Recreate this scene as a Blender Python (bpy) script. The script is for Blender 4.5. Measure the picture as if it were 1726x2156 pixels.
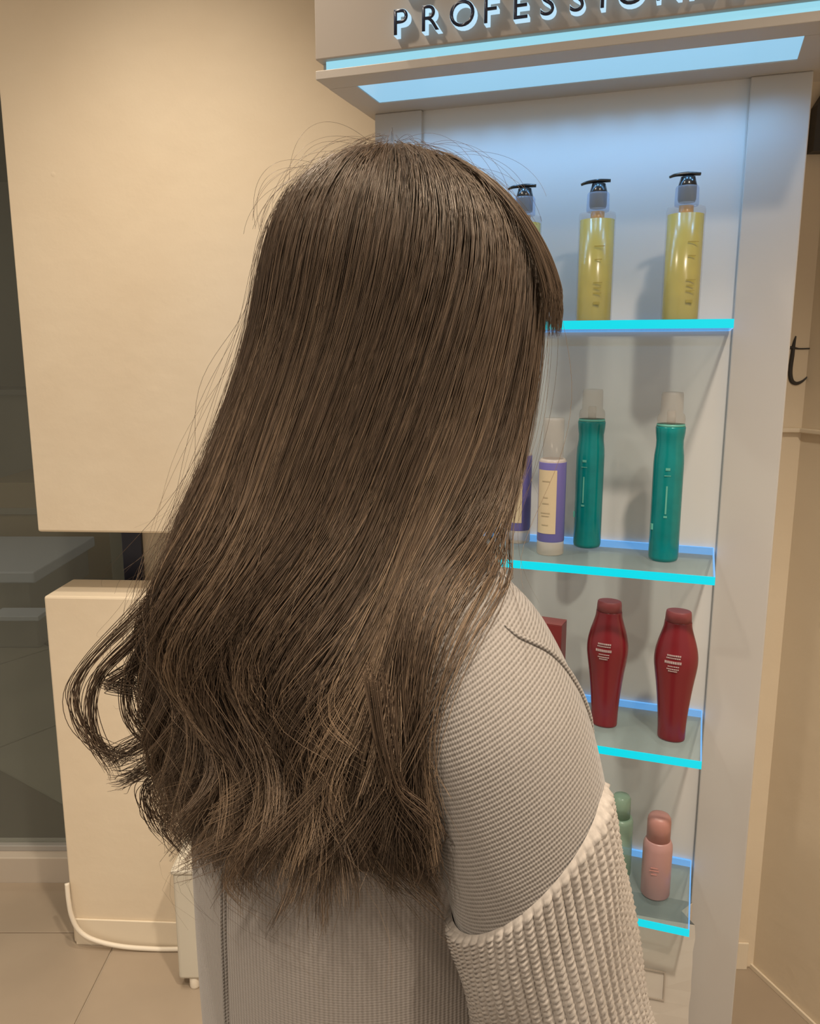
import bpy, bmesh, math, random
import numpy as np
from mathutils import Vector, Matrix
from mathutils.bvhtree import BVHTree

# ------------------------------------------------------------------ clean
for o in list(bpy.data.objects):
    bpy.data.objects.remove(o)
scene = bpy.context.scene
COL = scene.collection
PI = math.pi

# ------------------------------------------------------------------ camera
CAMZ = 1.43
cam = bpy.data.cameras.new('camera')
cam.sensor_fit = 'HORIZONTAL'
cam.sensor_width = 36.0
cam.lens = 1743.5 / 1726 * 36
cam.clip_start = 0.05
cam_o = bpy.data.objects.new('camera', cam)
cam_o.location = (0, 0, CAMZ)
cam_o.rotation_euler = (PI / 2 - 0.1929, 0, 0)
COL.objects.link(cam_o)
scene.camera = cam_o

# ------------------------------------------------------------------ world + exposure
world = bpy.data.worlds.new('salon_ambient')
world.use_nodes = True
bg = world.node_tree.nodes['Background']
bg.inputs[0].default_value = (1.0, 0.89, 0.76, 1)
bg.inputs[1].default_value = 0.52
scene.world = world
scene.view_settings.view_transform = 'Standard'
scene.view_settings.look = 'None'
scene.view_settings.gamma = 1.0
scene.view_settings.use_curve_mapping = False
scene.view_settings.exposure = 0.0

WARM = (1.0, 0.86, 0.69)
CEIL = 2.75
# ceiling downlights, some added as unseen fill: x, y, watts, cone, blend
DOWNLIGHTS = [
    (0.46, 0.22, 150, 1.9, 0.7),
    (-0.62, 0.95, 62, 2.1, 0.9),  # unseen lamp, added to light the cream wall more evenly
    (-0.45, 1.36, 46, 1.35, 0.9),
    (-0.75, -0.25, 100, 2.1, 0.8),
    (-2.7, 3.4, 48, 2.4, 0.8),  # unseen lamp, added to brighten the hall
    (0.70, -0.45, 74, 2.2, 0.8),  # unseen fill, placed to brighten the right-hand walls
]


# ------------------------------------------------------------------ materials
def new_mat(name):
    m = bpy.data.materials.new(name)
    m.use_nodes = True
    return m, m.node_tree.nodes, m.node_tree.links, m.node_tree.nodes['Principled BSDF']


def plain(name, col, rough=0.5, metal=0.0, spec=0.5, bump=0.0, bscale=60, vary=0.0, emit=None, es=0.0):
    m, N, L, b = new_mat(name)
    b.inputs['Base Color'].default_value = (*col, 1)
    b.inputs['Roughness'].default_value = rough
    b.inputs['Metallic'].default_value = metal
    b.inputs['Specular IOR Level'].default_value = spec
    if emit:
        b.inputs['Emission Color'].default_value = (*emit, 1)
        b.inputs['Emission Strength'].default_value = es
    if bump or vary:
        tc = N.new('ShaderNodeTexCoord')
        no = N.new('ShaderNodeTexNoise')
        no.inputs['Scale'].default_value = bscale
        no.inputs['Detail'].default_value = 5
        L.new(tc.outputs['Object'], no.inputs['Vector'])
        if bump:
            bp = N.new('ShaderNodeBump')
            bp.inputs['Strength'].default_value = bump
            bp.inputs['Distance'].default_value = 0.004
            L.new(no.outputs['Fac'], bp.inputs['Height'])
            L.new(bp.outputs['Normal'], b.inputs['Normal'])
        if vary:
            rp = N.new('ShaderNodeValToRGB')
            rp.color_ramp.elements[0].position = 0.3
            rp.color_ramp.elements[1].position = 0.7
            rp.color_ramp.elements[0].color = (*[c * (1 - vary) for c in col], 1)
            rp.color_ramp.elements[1].color = (*[min(1, c * (1 + vary)) for c in col], 1)
            L.new(no.outputs['Fac'], rp.inputs['Fac'])
            L.new(rp.outputs['Color'], b.inputs['Base Color'])
    return m


def clear(name, tint, alpha_mix, rough=0.05):
    """thin clear plastic or glass: mostly transparent, a little gloss, a little body colour"""
    m, N, L, b = new_mat(name)
    b.inputs['Base Color'].default_value = (*tint, 1)
    b.inputs['Roughness'].default_value = rough
    tr = N.new('ShaderNodeBsdfTransparent')
    tr.inputs['Color'].default_value = (*[0.55 + 0.45 * c for c in tint], 1)
    mx = N.new('ShaderNodeMixShader')
    mx.inputs[0].default_value = alpha_mix
    L.new(tr.outputs[0], mx.inputs[1])
    L.new(b.outputs[0], mx.inputs[2])
    L.new(mx.outputs[0], N['Material Output'].inputs['Surface'])
    return m


def emissive(name, col, strength):
    m, N, L, b = new_mat(name)
    b.inputs['Base Color'].default_value = (*[0.15 * min(1, c) for c in col], 1)
    b.inputs['Roughness'].default_value = 0.3
    b.inputs['Emission Color'].default_value = (*col, 1)
    b.inputs['Emission Strength'].default_value = strength
    return m


def wall_material():
    m, N, L, b = new_mat('warm_painted_plaster')
    tc = N.new('ShaderNodeTexCoord')
    n1 = N.new('ShaderNodeTexNoise'); n1.inputs['Scale'].default_value = 3.0; n1.inputs['Detail'].default_value = 4
    n2 = N.new('ShaderNodeTexNoise'); n2.inputs['Scale'].default_value = 22.0; n2.inputs['Detail'].default_value = 6
    v = N.new('ShaderNodeTexVoronoi'); v.inputs['Scale'].default_value = 9.0
    L.new(tc.outputs['Object'], n1.inputs['Vector']); L.new(tc.outputs['Object'], n2.inputs['Vector'])
    L.new(tc.outputs['Object'], v.inputs['Vector'])
    rp = N.new('ShaderNodeValToRGB')
    rp.color_ramp.elements[0].position = 0.3; rp.color_ramp.elements[0].color = (0.74, 0.62, 0.46, 1)
    rp.color_ramp.elements[1].position = 0.7; rp.color_ramp.elements[1].color = (0.79, 0.68, 0.52, 1)
    L.new(n1.outputs['Fac'], rp.inputs['Fac']); L.new(rp.outputs['Color'], b.inputs['Base Color'])
    pk = N.new('ShaderNodeValToRGB')       # a few raised paint specks
    pk.color_ramp.elements[0].position = 0.02; pk.color_ramp.elements[0].color = (1, 1, 1, 1)
    pk.color_ramp.elements[1].position = 0.05; pk.color_ramp.elements[1].color = (0, 0, 0, 1)
    L.new(v.outputs['Distance'], pk.inputs['Fac'])
    ad = N.new('ShaderNodeMath'); ad.operation = 'MULTIPLY_ADD'; ad.inputs[1].default_value = 0.35
    L.new(pk.outputs['Color'], ad.inputs[0]); L.new(n2.outputs['Fac'], ad.inputs[2])
    bp = N.new('ShaderNodeBump'); bp.inputs['Strength'].default_value = 0.22; bp.inputs['Distance'].default_value = 0.006
    L.new(ad.outputs[0], bp.inputs['Height']); L.new(bp.outputs['Normal'], b.inputs['Normal'])
    b.inputs['Roughness'].default_value = 0.75
    return m


def knit_material(name, d1, p1, d2, p2, base, dark):
    """fine jersey: two crossed stitch waves in the garment's own space"""
    m, N, L, b = new_mat(name)
    tc = N.new('ShaderNodeTexCoord')
    nz = N.new('ShaderNodeTexNoise'); nz.inputs['Scale'].default_value = 25
    L.new(tc.outputs['Object'], nz.inputs['Vector'])
    outs = []
    for d, p in ((d1, p1), (d2, p2)):
        if d == 'round':                 # wales running up the body: angle about the spine
            sx = N.new('ShaderNodeSeparateXYZ'); L.new(tc.outputs['Object'], sx.inputs[0])
            an = N.new('ShaderNodeMath'); an.operation = 'ARCTAN2'
            L.new(sx.outputs['X'], an.inputs[0]); L.new(sx.outputs['Y'], an.inputs[1])
            dt = N.new('ShaderNodeMath'); dt.operation = 'MULTIPLY'; dt.inputs[1].default_value = round(0.150 * 2 * PI / p)
            L.new(an.outputs[0], dt.inputs[0])
        else:
            dt = N.new('ShaderNodeVectorMath'); dt.operation = 'DOT_PRODUCT'
            dt.inputs[1].default_value = Vector(d).normalized() * (2 * PI / p)
            L.new(tc.outputs['Object'], dt.inputs[0])
        jt = N.new('ShaderNodeMath'); jt.operation = 'MULTIPLY_ADD'; jt.inputs[1].default_value = 2.5
        L.new(nz.outputs['Fac'], jt.inputs[0]); L.new(dt.outputs[0 if d == 'round' else 'Value'], jt.inputs[2])
        sn = N.new('ShaderNodeMath'); sn.operation = 'SINE'
        L.new(jt.outputs[0], sn.inputs[0]); outs.append(sn)
    a1 = N.new('ShaderNodeMath'); a1.operation = 'MULTIPLY_ADD'; a1.inputs[1].default_value = 0.4
    L.new(outs[1].outputs[0], a1.inputs[0]); L.new(outs[0].outputs[0], a1.inputs[2])
    mr = N.new('ShaderNodeMapRange'); mr.inputs['From Min'].default_value = -1.6; mr.inputs['From Max'].default_value = 1.2
    L.new(a1.outputs[0], mr.inputs['Value'])
    fz = N.new('ShaderNodeTexNoise'); fz.inputs['Scale'].default_value = 420; fz.inputs['Detail'].default_value = 3
    L.new(tc.outputs['Object'], fz.inputs['Vector'])
    a2 = N.new('ShaderNodeMath'); a2.operation = 'MULTIPLY_ADD'; a2.inputs[1].default_value = 0.5
    L.new(fz.outputs['Fac'], a2.inputs[0]); L.new(mr.outputs['Result'], a2.inputs[2])
    rp = N.new('ShaderNodeValToRGB')
    rp.color_ramp.elements[0].position = 0.25; rp.color_ramp.elements[0].color = (*dark, 1)
    rp.color_ramp.elements[1].position = 0.95; rp.color_ramp.elements[1].color = (*base, 1)
    L.new(a2.outputs[0], rp.inputs['Fac']); L.new(rp.outputs['Color'], b.inputs['Base Color'])
    bp = N.new('ShaderNodeBump'); bp.inputs['Strength'].default_value = 0.45; bp.inputs['Distance'].default_value = 0.0012
    L.new(a2.outputs[0], bp.inputs['Height']); L.new(bp.outputs['Normal'], b.inputs['Normal'])
    b.inputs['Roughness'].default_value = 0.9
    b.inputs['Specular IOR Level'].default_value = 0.15
    b.inputs['Sheen Weight'].default_value = 0.25
    b.inputs['Sheen Roughness'].default_value = 0.5
    return m


def hair_material(name='brown_hair'):
    m, N, L, b = new_mat(name)
    at = N.new('ShaderNodeAttribute'); at.attribute_name = 'tint'
    rp = N.new('ShaderNodeValToRGB')
    e = rp.color_ramp.elements
    e[0].position = 0.0; e[0].color = (0.018, 0.0115, 0.0085, 1)
    e[1].position = 1.0; e[1].color = (0.27, 0.185, 0.118, 1)
    k = e.new(0.5); k.color = (0.080, 0.053, 0.035, 1)
    L.new(at.outputs['Fac'], rp.inputs['Fac']); L.new(rp.outputs['Color'], b.inputs['Base Color'])
    b.inputs['Roughness'].default_value = 0.40
    b.inputs['Specular IOR Level'].default_value = 0.55
    b.inputs['Specular Tint'].default_value = (1.0, 0.86, 0.72, 1)
    return m


M = {}
M['wall'] = wall_material()
M['wall_trim'] = plain('cream_trim', (0.78, 0.68, 0.53), 0.5, bump=0.05)
M['floor_tile'] = plain('beige_porcelain', (0.35, 0.28, 0.208), 0.42, vary=0.07, bscale=4, bump=0.03)
M['grout'] = plain('pale_grout', (0.42, 0.35, 0.27), 0.85, bump=0.1)
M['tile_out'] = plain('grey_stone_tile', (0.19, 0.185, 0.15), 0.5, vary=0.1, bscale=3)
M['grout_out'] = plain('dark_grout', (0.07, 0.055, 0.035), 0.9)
M['ceiling'] = plain('ceiling_paint', (0.80, 0.74, 0.64), 0.9, bump=0.03)
M['glass'] = clear('window_glass', (0.66, 0.68, 0.62), 0.10, 0.02)
M['frame_grey'] = plain('grey_aluminium', (0.42, 0.40, 0.37), 0.4, 0.3)
M['sill'] = plain('sill_beige', (0.52, 0.45, 0.37), 0.5)
M['navy'] = plain('navy_steel', (0.018, 0.02, 0.04), 0.4)
M['stand'] = plain('satin_grey_laminate', (0.50, 0.48, 0.46), 0.45, bump=0.01)
M['stand_back'] = plain('backboard_laminate', (0.62, 0.61, 0.60), 0.35)
M['header'] = plain('header_laminate', (0.37, 0.325, 0.285), 0.5)
M['soffit'] = plain('soffit_laminate', (0.45, 0.41, 0.37), 0.5)
M['light_panel'] = emissive('cool_light_panel', (0.31, 0.62, 0.86), 0.86)
M['led_strip'] = emissive('cool_led_strip', (0.36, 0.76, 0.92), 0.86)
M['edge_cyan'] = emissive('lit_glass_edge', (0.0, 0.66, 0.78), 0.95)
M['edge_blue'] = emissive('lit_glass_back_edge', (0.16, 0.46, 0.93), 0.9)
M['shelf_glass'] = clear('shelf_glass', (0.55, 0.68, 0.70), 0.13, 0.03)
M['letter_side'] = emissive('letter_glow', (0.50, 0.76, 0.95), 0.95)
M['letter_face'] = plain('letter_navy', (0.012, 0.02, 0.055), 0.35)
M['oil'] = plain('golden_oil', (0.40, 0.34, 0.05), 0.22, vary=0.06, bscale=45)
M['oil_neck'] = plain('amber_tube', (0.50, 0.27, 0.075), 0.3)
M['clear'] = clear('clear_plastic', (0.80, 0.80, 0.82), 0.10, 0.05)
M['pump_clear'] = clear('pump_cover', (0.55, 0.70, 0.95), 0.22, 0.1)
M['pump_dark'] = plain('smoked_metal', (0.05, 0.055, 0.06), 0.22, 0.7)
M['print_dark'] = plain('olive_print', (0.29, 0.24, 0.055), 0.6)
M['teal'] = plain('teal_can', (0.0, 0.195, 0.20), 0.22, 0.1, vary=0.12, bscale=30)
M['teal_print'] = plain('teal_pale_print', (0.10, 0.36, 0.30), 0.4)
M['frost'] = clear('frosted_cap', (0.74, 0.70, 0.66), 0.17, 0.25)
M['cream_bottle'] = clear('cream_bottle', (0.70, 0.62, 0.54), 0.5, 0.3)
M['purple'] = plain('violet_label', (0.12, 0.105, 0.33), 0.4)
M['cream_label'] = plain('cream_label', (0.52, 0.43, 0.29), 0.5)
M['label_print'] = plain('faint_label_print', (0.38, 0.31, 0.20), 0.6)
M['red'] = plain('burgundy_gloss', (0.16, 0.012, 0.018), 0.25)
M['red_cap'] = plain('burgundy_cap', (0.24, 0.05, 0.055), 0.4)
M['white_print'] = plain('pale_print', (0.42, 0.33, 0.33), 0.5)
M['red_box'] = plain('red_carton', (0.20, 0.02, 0.022), 0.4)
M['red_box_top'] = plain('red_carton_top', (0.30, 0.075, 0.07), 0.5)
M['orange_print'] = plain('orange_red_print', (0.55, 0.06, 0.03), 0.45)
M['pink'] = plain('rose_plastic', (0.43, 0.245, 0.235), 0.35)
M['pink_cap'] = plain('rose_cap', (0.46, 0.225, 0.20), 0.4)
M['green'] = clear('pale_green_plastic', (0.36, 0.50, 0.38), 0.55, 0.25)
M['paper'] = plain('white_paper_bag', (0.50, 0.455, 0.40), 0.7, bump=0.08, bscale=8)
M['paper_line'] = plain('bag_logo_line', (0.36, 0.31, 0.26), 0.7)
M['white_box'] = plain('white_plastic', (0.60, 0.56, 0.47), 0.45)
M['cable'] = plain('white_cable', (0.80, 0.72, 0.60), 0.5)
M['dark_letter'] = plain('dark_bronze_letter', (0.035, 0.03, 0.025), 0.5)
M['counter_white'] = plain('cool_white_counter', (0.46, 0.52, 0.62), 0.5)
M['counter_dark'] = plain('counter_front', (0.17, 0.17, 0.15), 0.6)
M['crate'] = plain('tan_crate', (0.26, 0.20, 0.11), 0.7)
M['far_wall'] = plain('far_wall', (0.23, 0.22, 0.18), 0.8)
M['leaf'] = plain('dark_leaf', (0.035, 0.05, 0.03), 0.5)
M['pot'] = plain('dark_pot', (0.06, 0.06, 0.055), 0.6)
M['skin'] = plain('skin', (0.62, 0.42, 0.31), 0.5, bump=0.02, bscale=200)
M['lip'] = plain('lip', (0.45, 0.16, 0.14), 0.4)
M['eye_white'] = plain('eye_white', (0.8, 0.78, 0.74), 0.2)
M['iris'] = plain('iris', (0.05, 0.03, 0.02), 0.2)
M['trousers'] = plain('dark_trousers', (0.05, 0.05, 0.055), 0.85, bump=0.1, bscale=200)
M['shoe'] = plain('black_shoe', (0.03, 0.03, 0.03), 0.5)
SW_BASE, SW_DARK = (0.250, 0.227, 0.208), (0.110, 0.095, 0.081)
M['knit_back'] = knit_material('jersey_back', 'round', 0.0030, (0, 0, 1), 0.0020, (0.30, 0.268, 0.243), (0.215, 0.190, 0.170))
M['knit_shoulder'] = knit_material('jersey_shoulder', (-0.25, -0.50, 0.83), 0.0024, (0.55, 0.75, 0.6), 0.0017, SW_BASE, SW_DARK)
M['rib'] = plain('rib_knit', (0.355, 0.318, 0.285), 0.9, spec=0.15, vary=0.10, bscale=380)
M['hair'] = hair_material()
M['lamp_glow'] = emissive('lamp_glow', (1.0, 0.85, 0.65), 6.0)
M['lamp_trim'] = plain('white_lamp_trim', (0.8, 0.78, 0.74), 0.4)


# ------------------------------------------------------------------ object helpers
def tag(o, label=None, cat=None, group=None, kind=None):
    if label: o['label'] = label
    if cat: o['category'] = cat
    if group: o['group'] = group
    if kind: o['kind'] = kind
    return o


def empty(name, loc=(0, 0, 0), rz=0.0):
    o = bpy.data.objects.new(name, None)
    o.location = loc
    o.rotation_euler = (0, 0, rz)
    o.empty_display_size = 0.05
    COL.objects.link(o)
    return o


def link_mesh(name, me, mat=None, parent=None, loc=None, rz=0.0):
    o = bpy.data.objects.new(name, me)
    if mat is not None:
        me.materials.clear()
        me.materials.append(M[mat] if isinstance(mat, str) else mat)
    COL.objects.link(o)
    if parent is not None:
        o.parent = parent
    if loc is not None:
        o.location = loc
    o.rotation_euler = (0, 0, rz)
    return o


def mesh_from(verts, faces, smooth=True):
    me = bpy.data.meshes.new('m')
    me.from_pydata([tuple(v) for v in verts], [], faces)
    me.validate()
    me.update()
    if smooth:
        me.polygons.foreach_set('use_smooth', [True] * len(me.polygons))
    return me


def bm_mesh(bm, smooth=False):
    me = bpy.data.meshes.new('m')
    bmesh.ops.recalc_face_normals(bm, faces=bm.faces)
    bm.to_mesh(me)
    bm.free()
    if smooth:
        me.polygons.foreach_set('use_smooth', [True] * len(me.polygons))
    return me


def add_box(bm, x0, x1, y0, y1, z0, z1, bevel=0.0, seg=2, mtx=None):
    vs = [bm.verts.new((x, y, z)) for x in (x0, x1) for y in (y0, y1) for z in (z0, z1)]
    idx = [(0, 1, 3, 2), (4, 6, 7, 5), (0, 4, 5, 1), (2, 3, 7, 6), (0, 2, 6, 4), (1, 5, 7, 3)]
    fs = [bm.faces.new([vs[i] for i in f]) for f in idx]
    geom = vs
    if bevel > 0:
        es = list({e for f in fs for e in f.edges})
        r = bmesh.ops.bevel(bm, geom=es, offset=bevel, segments=seg, profile=0.5, affect='EDGES')
        geom = list({v for f in r['faces'] for v in f.verts})
    return geom


def box(name, x0, x1, y0, y1, z0, z1, mat, parent=None, bevel=0.0, seg=2):
    bm = bmesh.new()
    add_box(bm, x0, x1, y0, y1, z0, z1, bevel, seg)
    return link_mesh(name, bm_mesh(bm), mat, parent)


def lathe_mesh(profile, n=40, sx=1.0, sy=1.0, cap=True):
    """profile: (r, z) from bottom to top"""
    vs, fs = [], []
    for r, z in profile:
        for k in range(n):
            a = 2 * PI * k / n
            vs.append((r * math.cos(a) * sx, r * math.sin(a) * sy, z))
    for i in range(len(profile) - 1):
        for k in range(n):
            a, b = i * n + k, i * n + (k + 1) % n
            fs.append((a, b, b + n, a + n))
    if cap:
        fs.append(tuple(range(n - 1, -1, -1)))
        t = (len(profile) - 1) * n
        fs.append(tuple(range(t, t + n)))
    me = mesh_from(vs, fs)
    for p in me.polygons:
        if len(p.vertices) > 4:
            p.use_smooth = False
    return me


def lathe(name, profile, mat, parent=None, n=40, sx=1.0, sy=1.0, loc=None):
    return link_mesh(name, lathe_mesh(profile, n, sx, sy), mat, parent, loc)


def catmull(pts, n):
    P = np.array(pts, float)
    m = len(P)
    t = np.linspace(0, m - 1, n)
    i = np.clip(t.astype(int), 0, m - 2)
    f = (t - i)[:, None]
    g = lambda k: P[np.clip(k, 0, m - 1)]
    p0 = np.where((i > 0)[:, None], g(i - 1), 2 * g(i) - g(i + 1))
    p1, p2 = g(i), g(i + 1)
    p3 = np.where((i + 2 < m)[:, None], g(i + 2), 2 * p2 - p1)
    return 0.5 * (2 * p1 + (p2 - p0) * f + (2 * p0 - 5 * p1 + 4 * p2 - p3) * f ** 2 + (3 * p1 - p0 - 3 * p2 + p3) * f ** 3)


def frames(P, ref):
    T = np.gradient(P, axis=0)
    T /= np.linalg.norm(T, axis=1)[:, None]
    A = np.zeros_like(T)
    a = np.array(ref, float)
    for i in range(len(P)):
        a = a - T[i] * np.dot(a, T[i])
        a /= np.linalg.norm(a)
        A[i] = a
    return T, A, np.cross(T, A)


def tube_mesh(pts, radii, n=16, m=40, ref=(1, 0, 0.01), squash=1.0):
    P = catmull(pts, m)
    R = np.interp(np.linspace(0, 1, m), np.linspace(0, 1, len(radii)), radii) if hasattr(radii, '__len__') else np.full(m, radii)
    T, A, B = frames(P, ref)
    th = np.linspace(0, 2 * PI, n, endpoint=False)
    V = P[:, None] + R[:, None, None] * (np.cos(th)[None, :, None] * A[:, None] + squash * np.sin(th)[None, :, None] * B[:, None])
    V = V.reshape(-1, 3)
    fs = []
    for i in range(m - 1):
        for k in range(n):
            a, b = i * n + k, i * n + (k + 1) % n
            fs.append((a, b, b + n, a + n))
    fs.append(tuple(range(n - 1, -1, -1)))
    fs.append(tuple(range((m - 1) * n, m * n)))
    return V, fs


def tube(name, pts, radii, mat, parent=None, n=12, m=40, ref=(1, 0, 0.01), squash=1.0):
    V, f = tube_mesh(pts, radii, n, m, ref, squash)
    return link_mesh(name, mesh_from(V, f), mat, parent)


def prism_mesh(poly, depth, holes=()):
    """polygon in (x, z), extruded along +y from 0 to depth; holes bridged by triangle fill"""
    bm = bmesh.new()
    edges = []
    for loop in (poly, *holes):
        vs = [bm.verts.new((x, 0, z)) for x, z in loop]
        edges += [bm.edges.new((vs[i], vs[(i + 1) % len(vs)])) for i in range(len(vs))]
    r = bmesh.ops.triangle_fill(bm, use_beauty=True, edges=edges)
    fs = [g for g in r['geom'] if isinstance(g, bmesh.types.BMFace)]
    ex = bmesh.ops.extrude_face_region(bm, geom=fs)
    bmesh.ops.translate(bm, vec=(0, depth, 0), verts=[g for g in ex['geom'] if isinstance(g, bmesh.types.BMVert)])
    return bm_mesh(bm)


def eval_mesh(o):
    dg = bpy.context.evaluated_depsgraph_get()
    return bpy.data.meshes.new_from_object(o.evaluated_get(dg))


def fuse(pieces, voxel, smooth_it=4):
    """union closed volumes into one continuous skin"""
    vs, fs = [], []
    for V, F in pieces:
        k = len(vs)
        vs += [tuple(v) for v in V]
        fs += [tuple(i + k for i in f) for f in F]
    me = mesh_from(vs, fs)
    o = bpy.data.objects.new('tmp', me)
    COL.objects.link(o)
    r = o.modifiers.new('r', 'REMESH'); r.mode = 'VOXEL'; r.voxel_size = voxel; r.use_smooth_shade = True
    s = o.modifiers.new('s', 'SMOOTH'); s.factor = 0.5; s.iterations = smooth_it
    out = eval_mesh(o)
    bpy.data.objects.remove(o)
    out.polygons.foreach_set('use_smooth', [True] * len(out.polygons))
    return out


# ================================================================== SETTING
# floor: tile grid, joints recessed
fl = box('floor', -3.2, 2.6, -2.6, 2.03, -0.06, -0.004, 'grout')
tag(fl, 'beige tiled salon floor', kind='structure')
tile_me = None
TS = 0.60
for i in range(-4, 5):
    for j in range(-7, 1):
        x0, y1 = -0.725 + TS * i, 1.832 + TS * j
        if x0 + TS > 2.6 or x0 < -3.2: continue
        if tile_me is None:
            bm = bmesh.new(); add_box(bm, 0.0018, TS - 0.0018, -TS + 0.0018, -0.0018, -0.02, 0.0, 0.0012, 1)
            tile_me = bm_mesh(bm); tile_me.materials.append(M['floor_tile'])
        link_mesh('tile', tile_me, None, fl, (x0, y1, 0))
for i in range(-4, 3):            # the cut row under the wall and by the window
    bm = bmesh.new(); add_box(bm, -0.725 + TS * i + 0.0018, -0.725 + TS * (i + 1) - 0.0018, 1.8338, 2.03, -0.02, 0.0, 0.0012, 1)
    link_mesh('tile', bm_mesh(bm), 'floor_tile', fl)

tag(box('ceiling', -3.2, 2.6, -2.6, 2.2, CEIL, CEIL + 0.05, 'ceiling'), 'cream painted ceiling', kind='structure')

# back wall with the low see-through slot; frame turned 3 degrees
WA = math.radians(-3.011)
WO = (-0.8255, 1.7956, 0)
wroot = dict(loc=WO, rz=WA)
bm = bmesh.new()
bm.free()
me = prism_mesh([(0, 0), (1.70, 0), (1.70, CEIL), (0, CEIL), (0, 1.034), (0.62, 1.034), (0.62, 0.886), (0, 0.886)], 0.145)
wall_b = link_mesh('wall_back', me, 'wall', None, **wroot)
bv = wall_b.modifiers.new('soft_edges', 'BEVEL'); bv.width = 0.005; bv.segments = 2; bv.limit_method = 'ANGLE'
tag(wall_b, 'cream plastered wall with a low horizontal slot', kind='structure')
bm = bmesh.new(); add_box(bm, 0.008, 1.62, -0.006, -0.0005, 0.0, 0.070, 0.0015)
tag(link_mesh('baseboard_back', bm_mesh(bm), 'wall_trim', None, **wroot), 'cream baseboard under the slotted wall', kind='structure')
bm = bmesh.new(); add_box(bm, 1.2, 1.628, -0.012, -0.0005, 1.264, 1.273, 0.002)
tag(link_mesh('trim_1', bm_mesh(bm), 'wall_trim', None, **wroot), 'thin pale dado strip beside the display', kind='structure')

# right wall, oblique, coming towards the viewer
RA = math.atan2(-0.150, 0.0557)
rroot = dict(loc=(0.800, 1.730, 0), rz=RA)
bm = bmesh.new(); add_box(bm, 0, 2.4, 0, 0.16, 0, CEIL)
tag(link_mesh('wall_right', bm_mesh(bm), 'wall', None, **rroot), 'cream wall running forward from the corner', kind='structure')
bm = bmesh.new(); add_box(bm, 0.004, 2.4, -0.006, -0.0005, 0, 0.012, 0.001)
tag(link_mesh('baseboard_right', bm_mesh(bm), 'wall_trim', None, **rroot), 'thin skirting along the oblique wall', kind='structure')
bm = bmesh.new(); add_box(bm, 0.012, 2.4, -0.012, -0.0005, 1.264, 1.273, 0.002)
tag(link_mesh('trim_2', bm_mesh(bm), 'wall_trim', None, **rroot), 'thin pale dado strip on the oblique wall', kind='structure')

# window beside the wall: sill, rail, glass, navy post, wall beyond
bm = bmesh.new(); add_box(bm, -3.2, -0.68, 2.03, 2.12, -0.004, 0.075, 0.003)
tag(link_mesh('trim_3', bm_mesh(bm), 'sill'), 'pale plinth under the glass partition', kind='structure')
win = empty('window_1', (0, 0, 0))
tag(win, 'large dark glass partition beside the cream wall', kind='structure')
box('window_rail', -3.2, -0.725, 2.06, 2.10, 0.075, 0.092, 'frame_grey', win, 0.002)
box('window_rail', -3.2, -0.725, 2.06, 2.10, CEIL - 0.05, CEIL, 'frame_grey', win, 0.002)
box('window_post', -0.722, -0.672, 2.02, 2.10, 0.075, CEIL, 'navy', win, 0.002)
box('window_post', -2.2, -2.15, 2.05, 2.10, 0.092, CEIL - 0.05, 'frame_grey', win, 0.002)
box('pane', -2.15, -0.725, 2.076, 2.084, 0.092, CEIL - 0.05, 'glass', win)
box('pane', -3.2, -2.2, 2.076, 2.084, 0.092, CEIL - 0.05, 'glass', win)
tag(box('wall_far', -0.672, 0.9, 2.03, 2.12, 0, CEIL, 'wall'), 'cream wall seen through the slot', kind='structure')

# the hall behind the glass
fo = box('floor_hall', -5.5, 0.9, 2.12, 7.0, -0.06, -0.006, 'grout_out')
tag(fo, 'dark grey tiled hall floor behind the glass', kind='structure')
HA = math.atan2(2.999 - 2.822, -1.38 + 1.507)
ca, sa = math.cos(HA), math.sin(HA)
hall_me = None
HT = 0.8
e1, e2 = np.array([ca, sa]), np.array([-sa, ca])
# one joint passes (-1.507, 2.822) along e1; the other passes (-1.417, 2.637) along e2-ish
off2 = np.dot(np.array([-1.507, 2.822]), e2)
off1 = np.dot(np.array([-1.40, 2.63]), e1)
for i in range(-6, 8):
    for j in range(-6, 8):
        c = (off1 + HT * (i + 0.5)) * e1 + (off2 + HT * (j + 0.5)) * e2
        if not (-4.8 < c[0] < 0.2 and 2.7 < c[1] < 6.4): continue
        if hall_me is None:
            bm = bmesh.new(); add_box(bm, -HT / 2 + 0.006, HT / 2 - 0.006, -HT / 2 + 0.006, HT / 2 - 0.006, -0.02, 0, 0.003, 1)
            hall_me = bm_mesh(bm); hall_me.materials.append(M['tile_out'])
        link_mesh('tile', hall_me, None, fo, (c[0], c[1], 0), HA)
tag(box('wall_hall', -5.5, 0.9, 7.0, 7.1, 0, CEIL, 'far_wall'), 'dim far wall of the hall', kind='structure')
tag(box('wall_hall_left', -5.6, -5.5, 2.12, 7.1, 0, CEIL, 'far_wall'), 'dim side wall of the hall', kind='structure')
tag(box('ceiling_hall', -5.5, 0.9, 2.2, 7.0, CEIL, CEIL + 0.05, 'far_wall'), 'dim ceiling of the hall', kind='structure')

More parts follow.
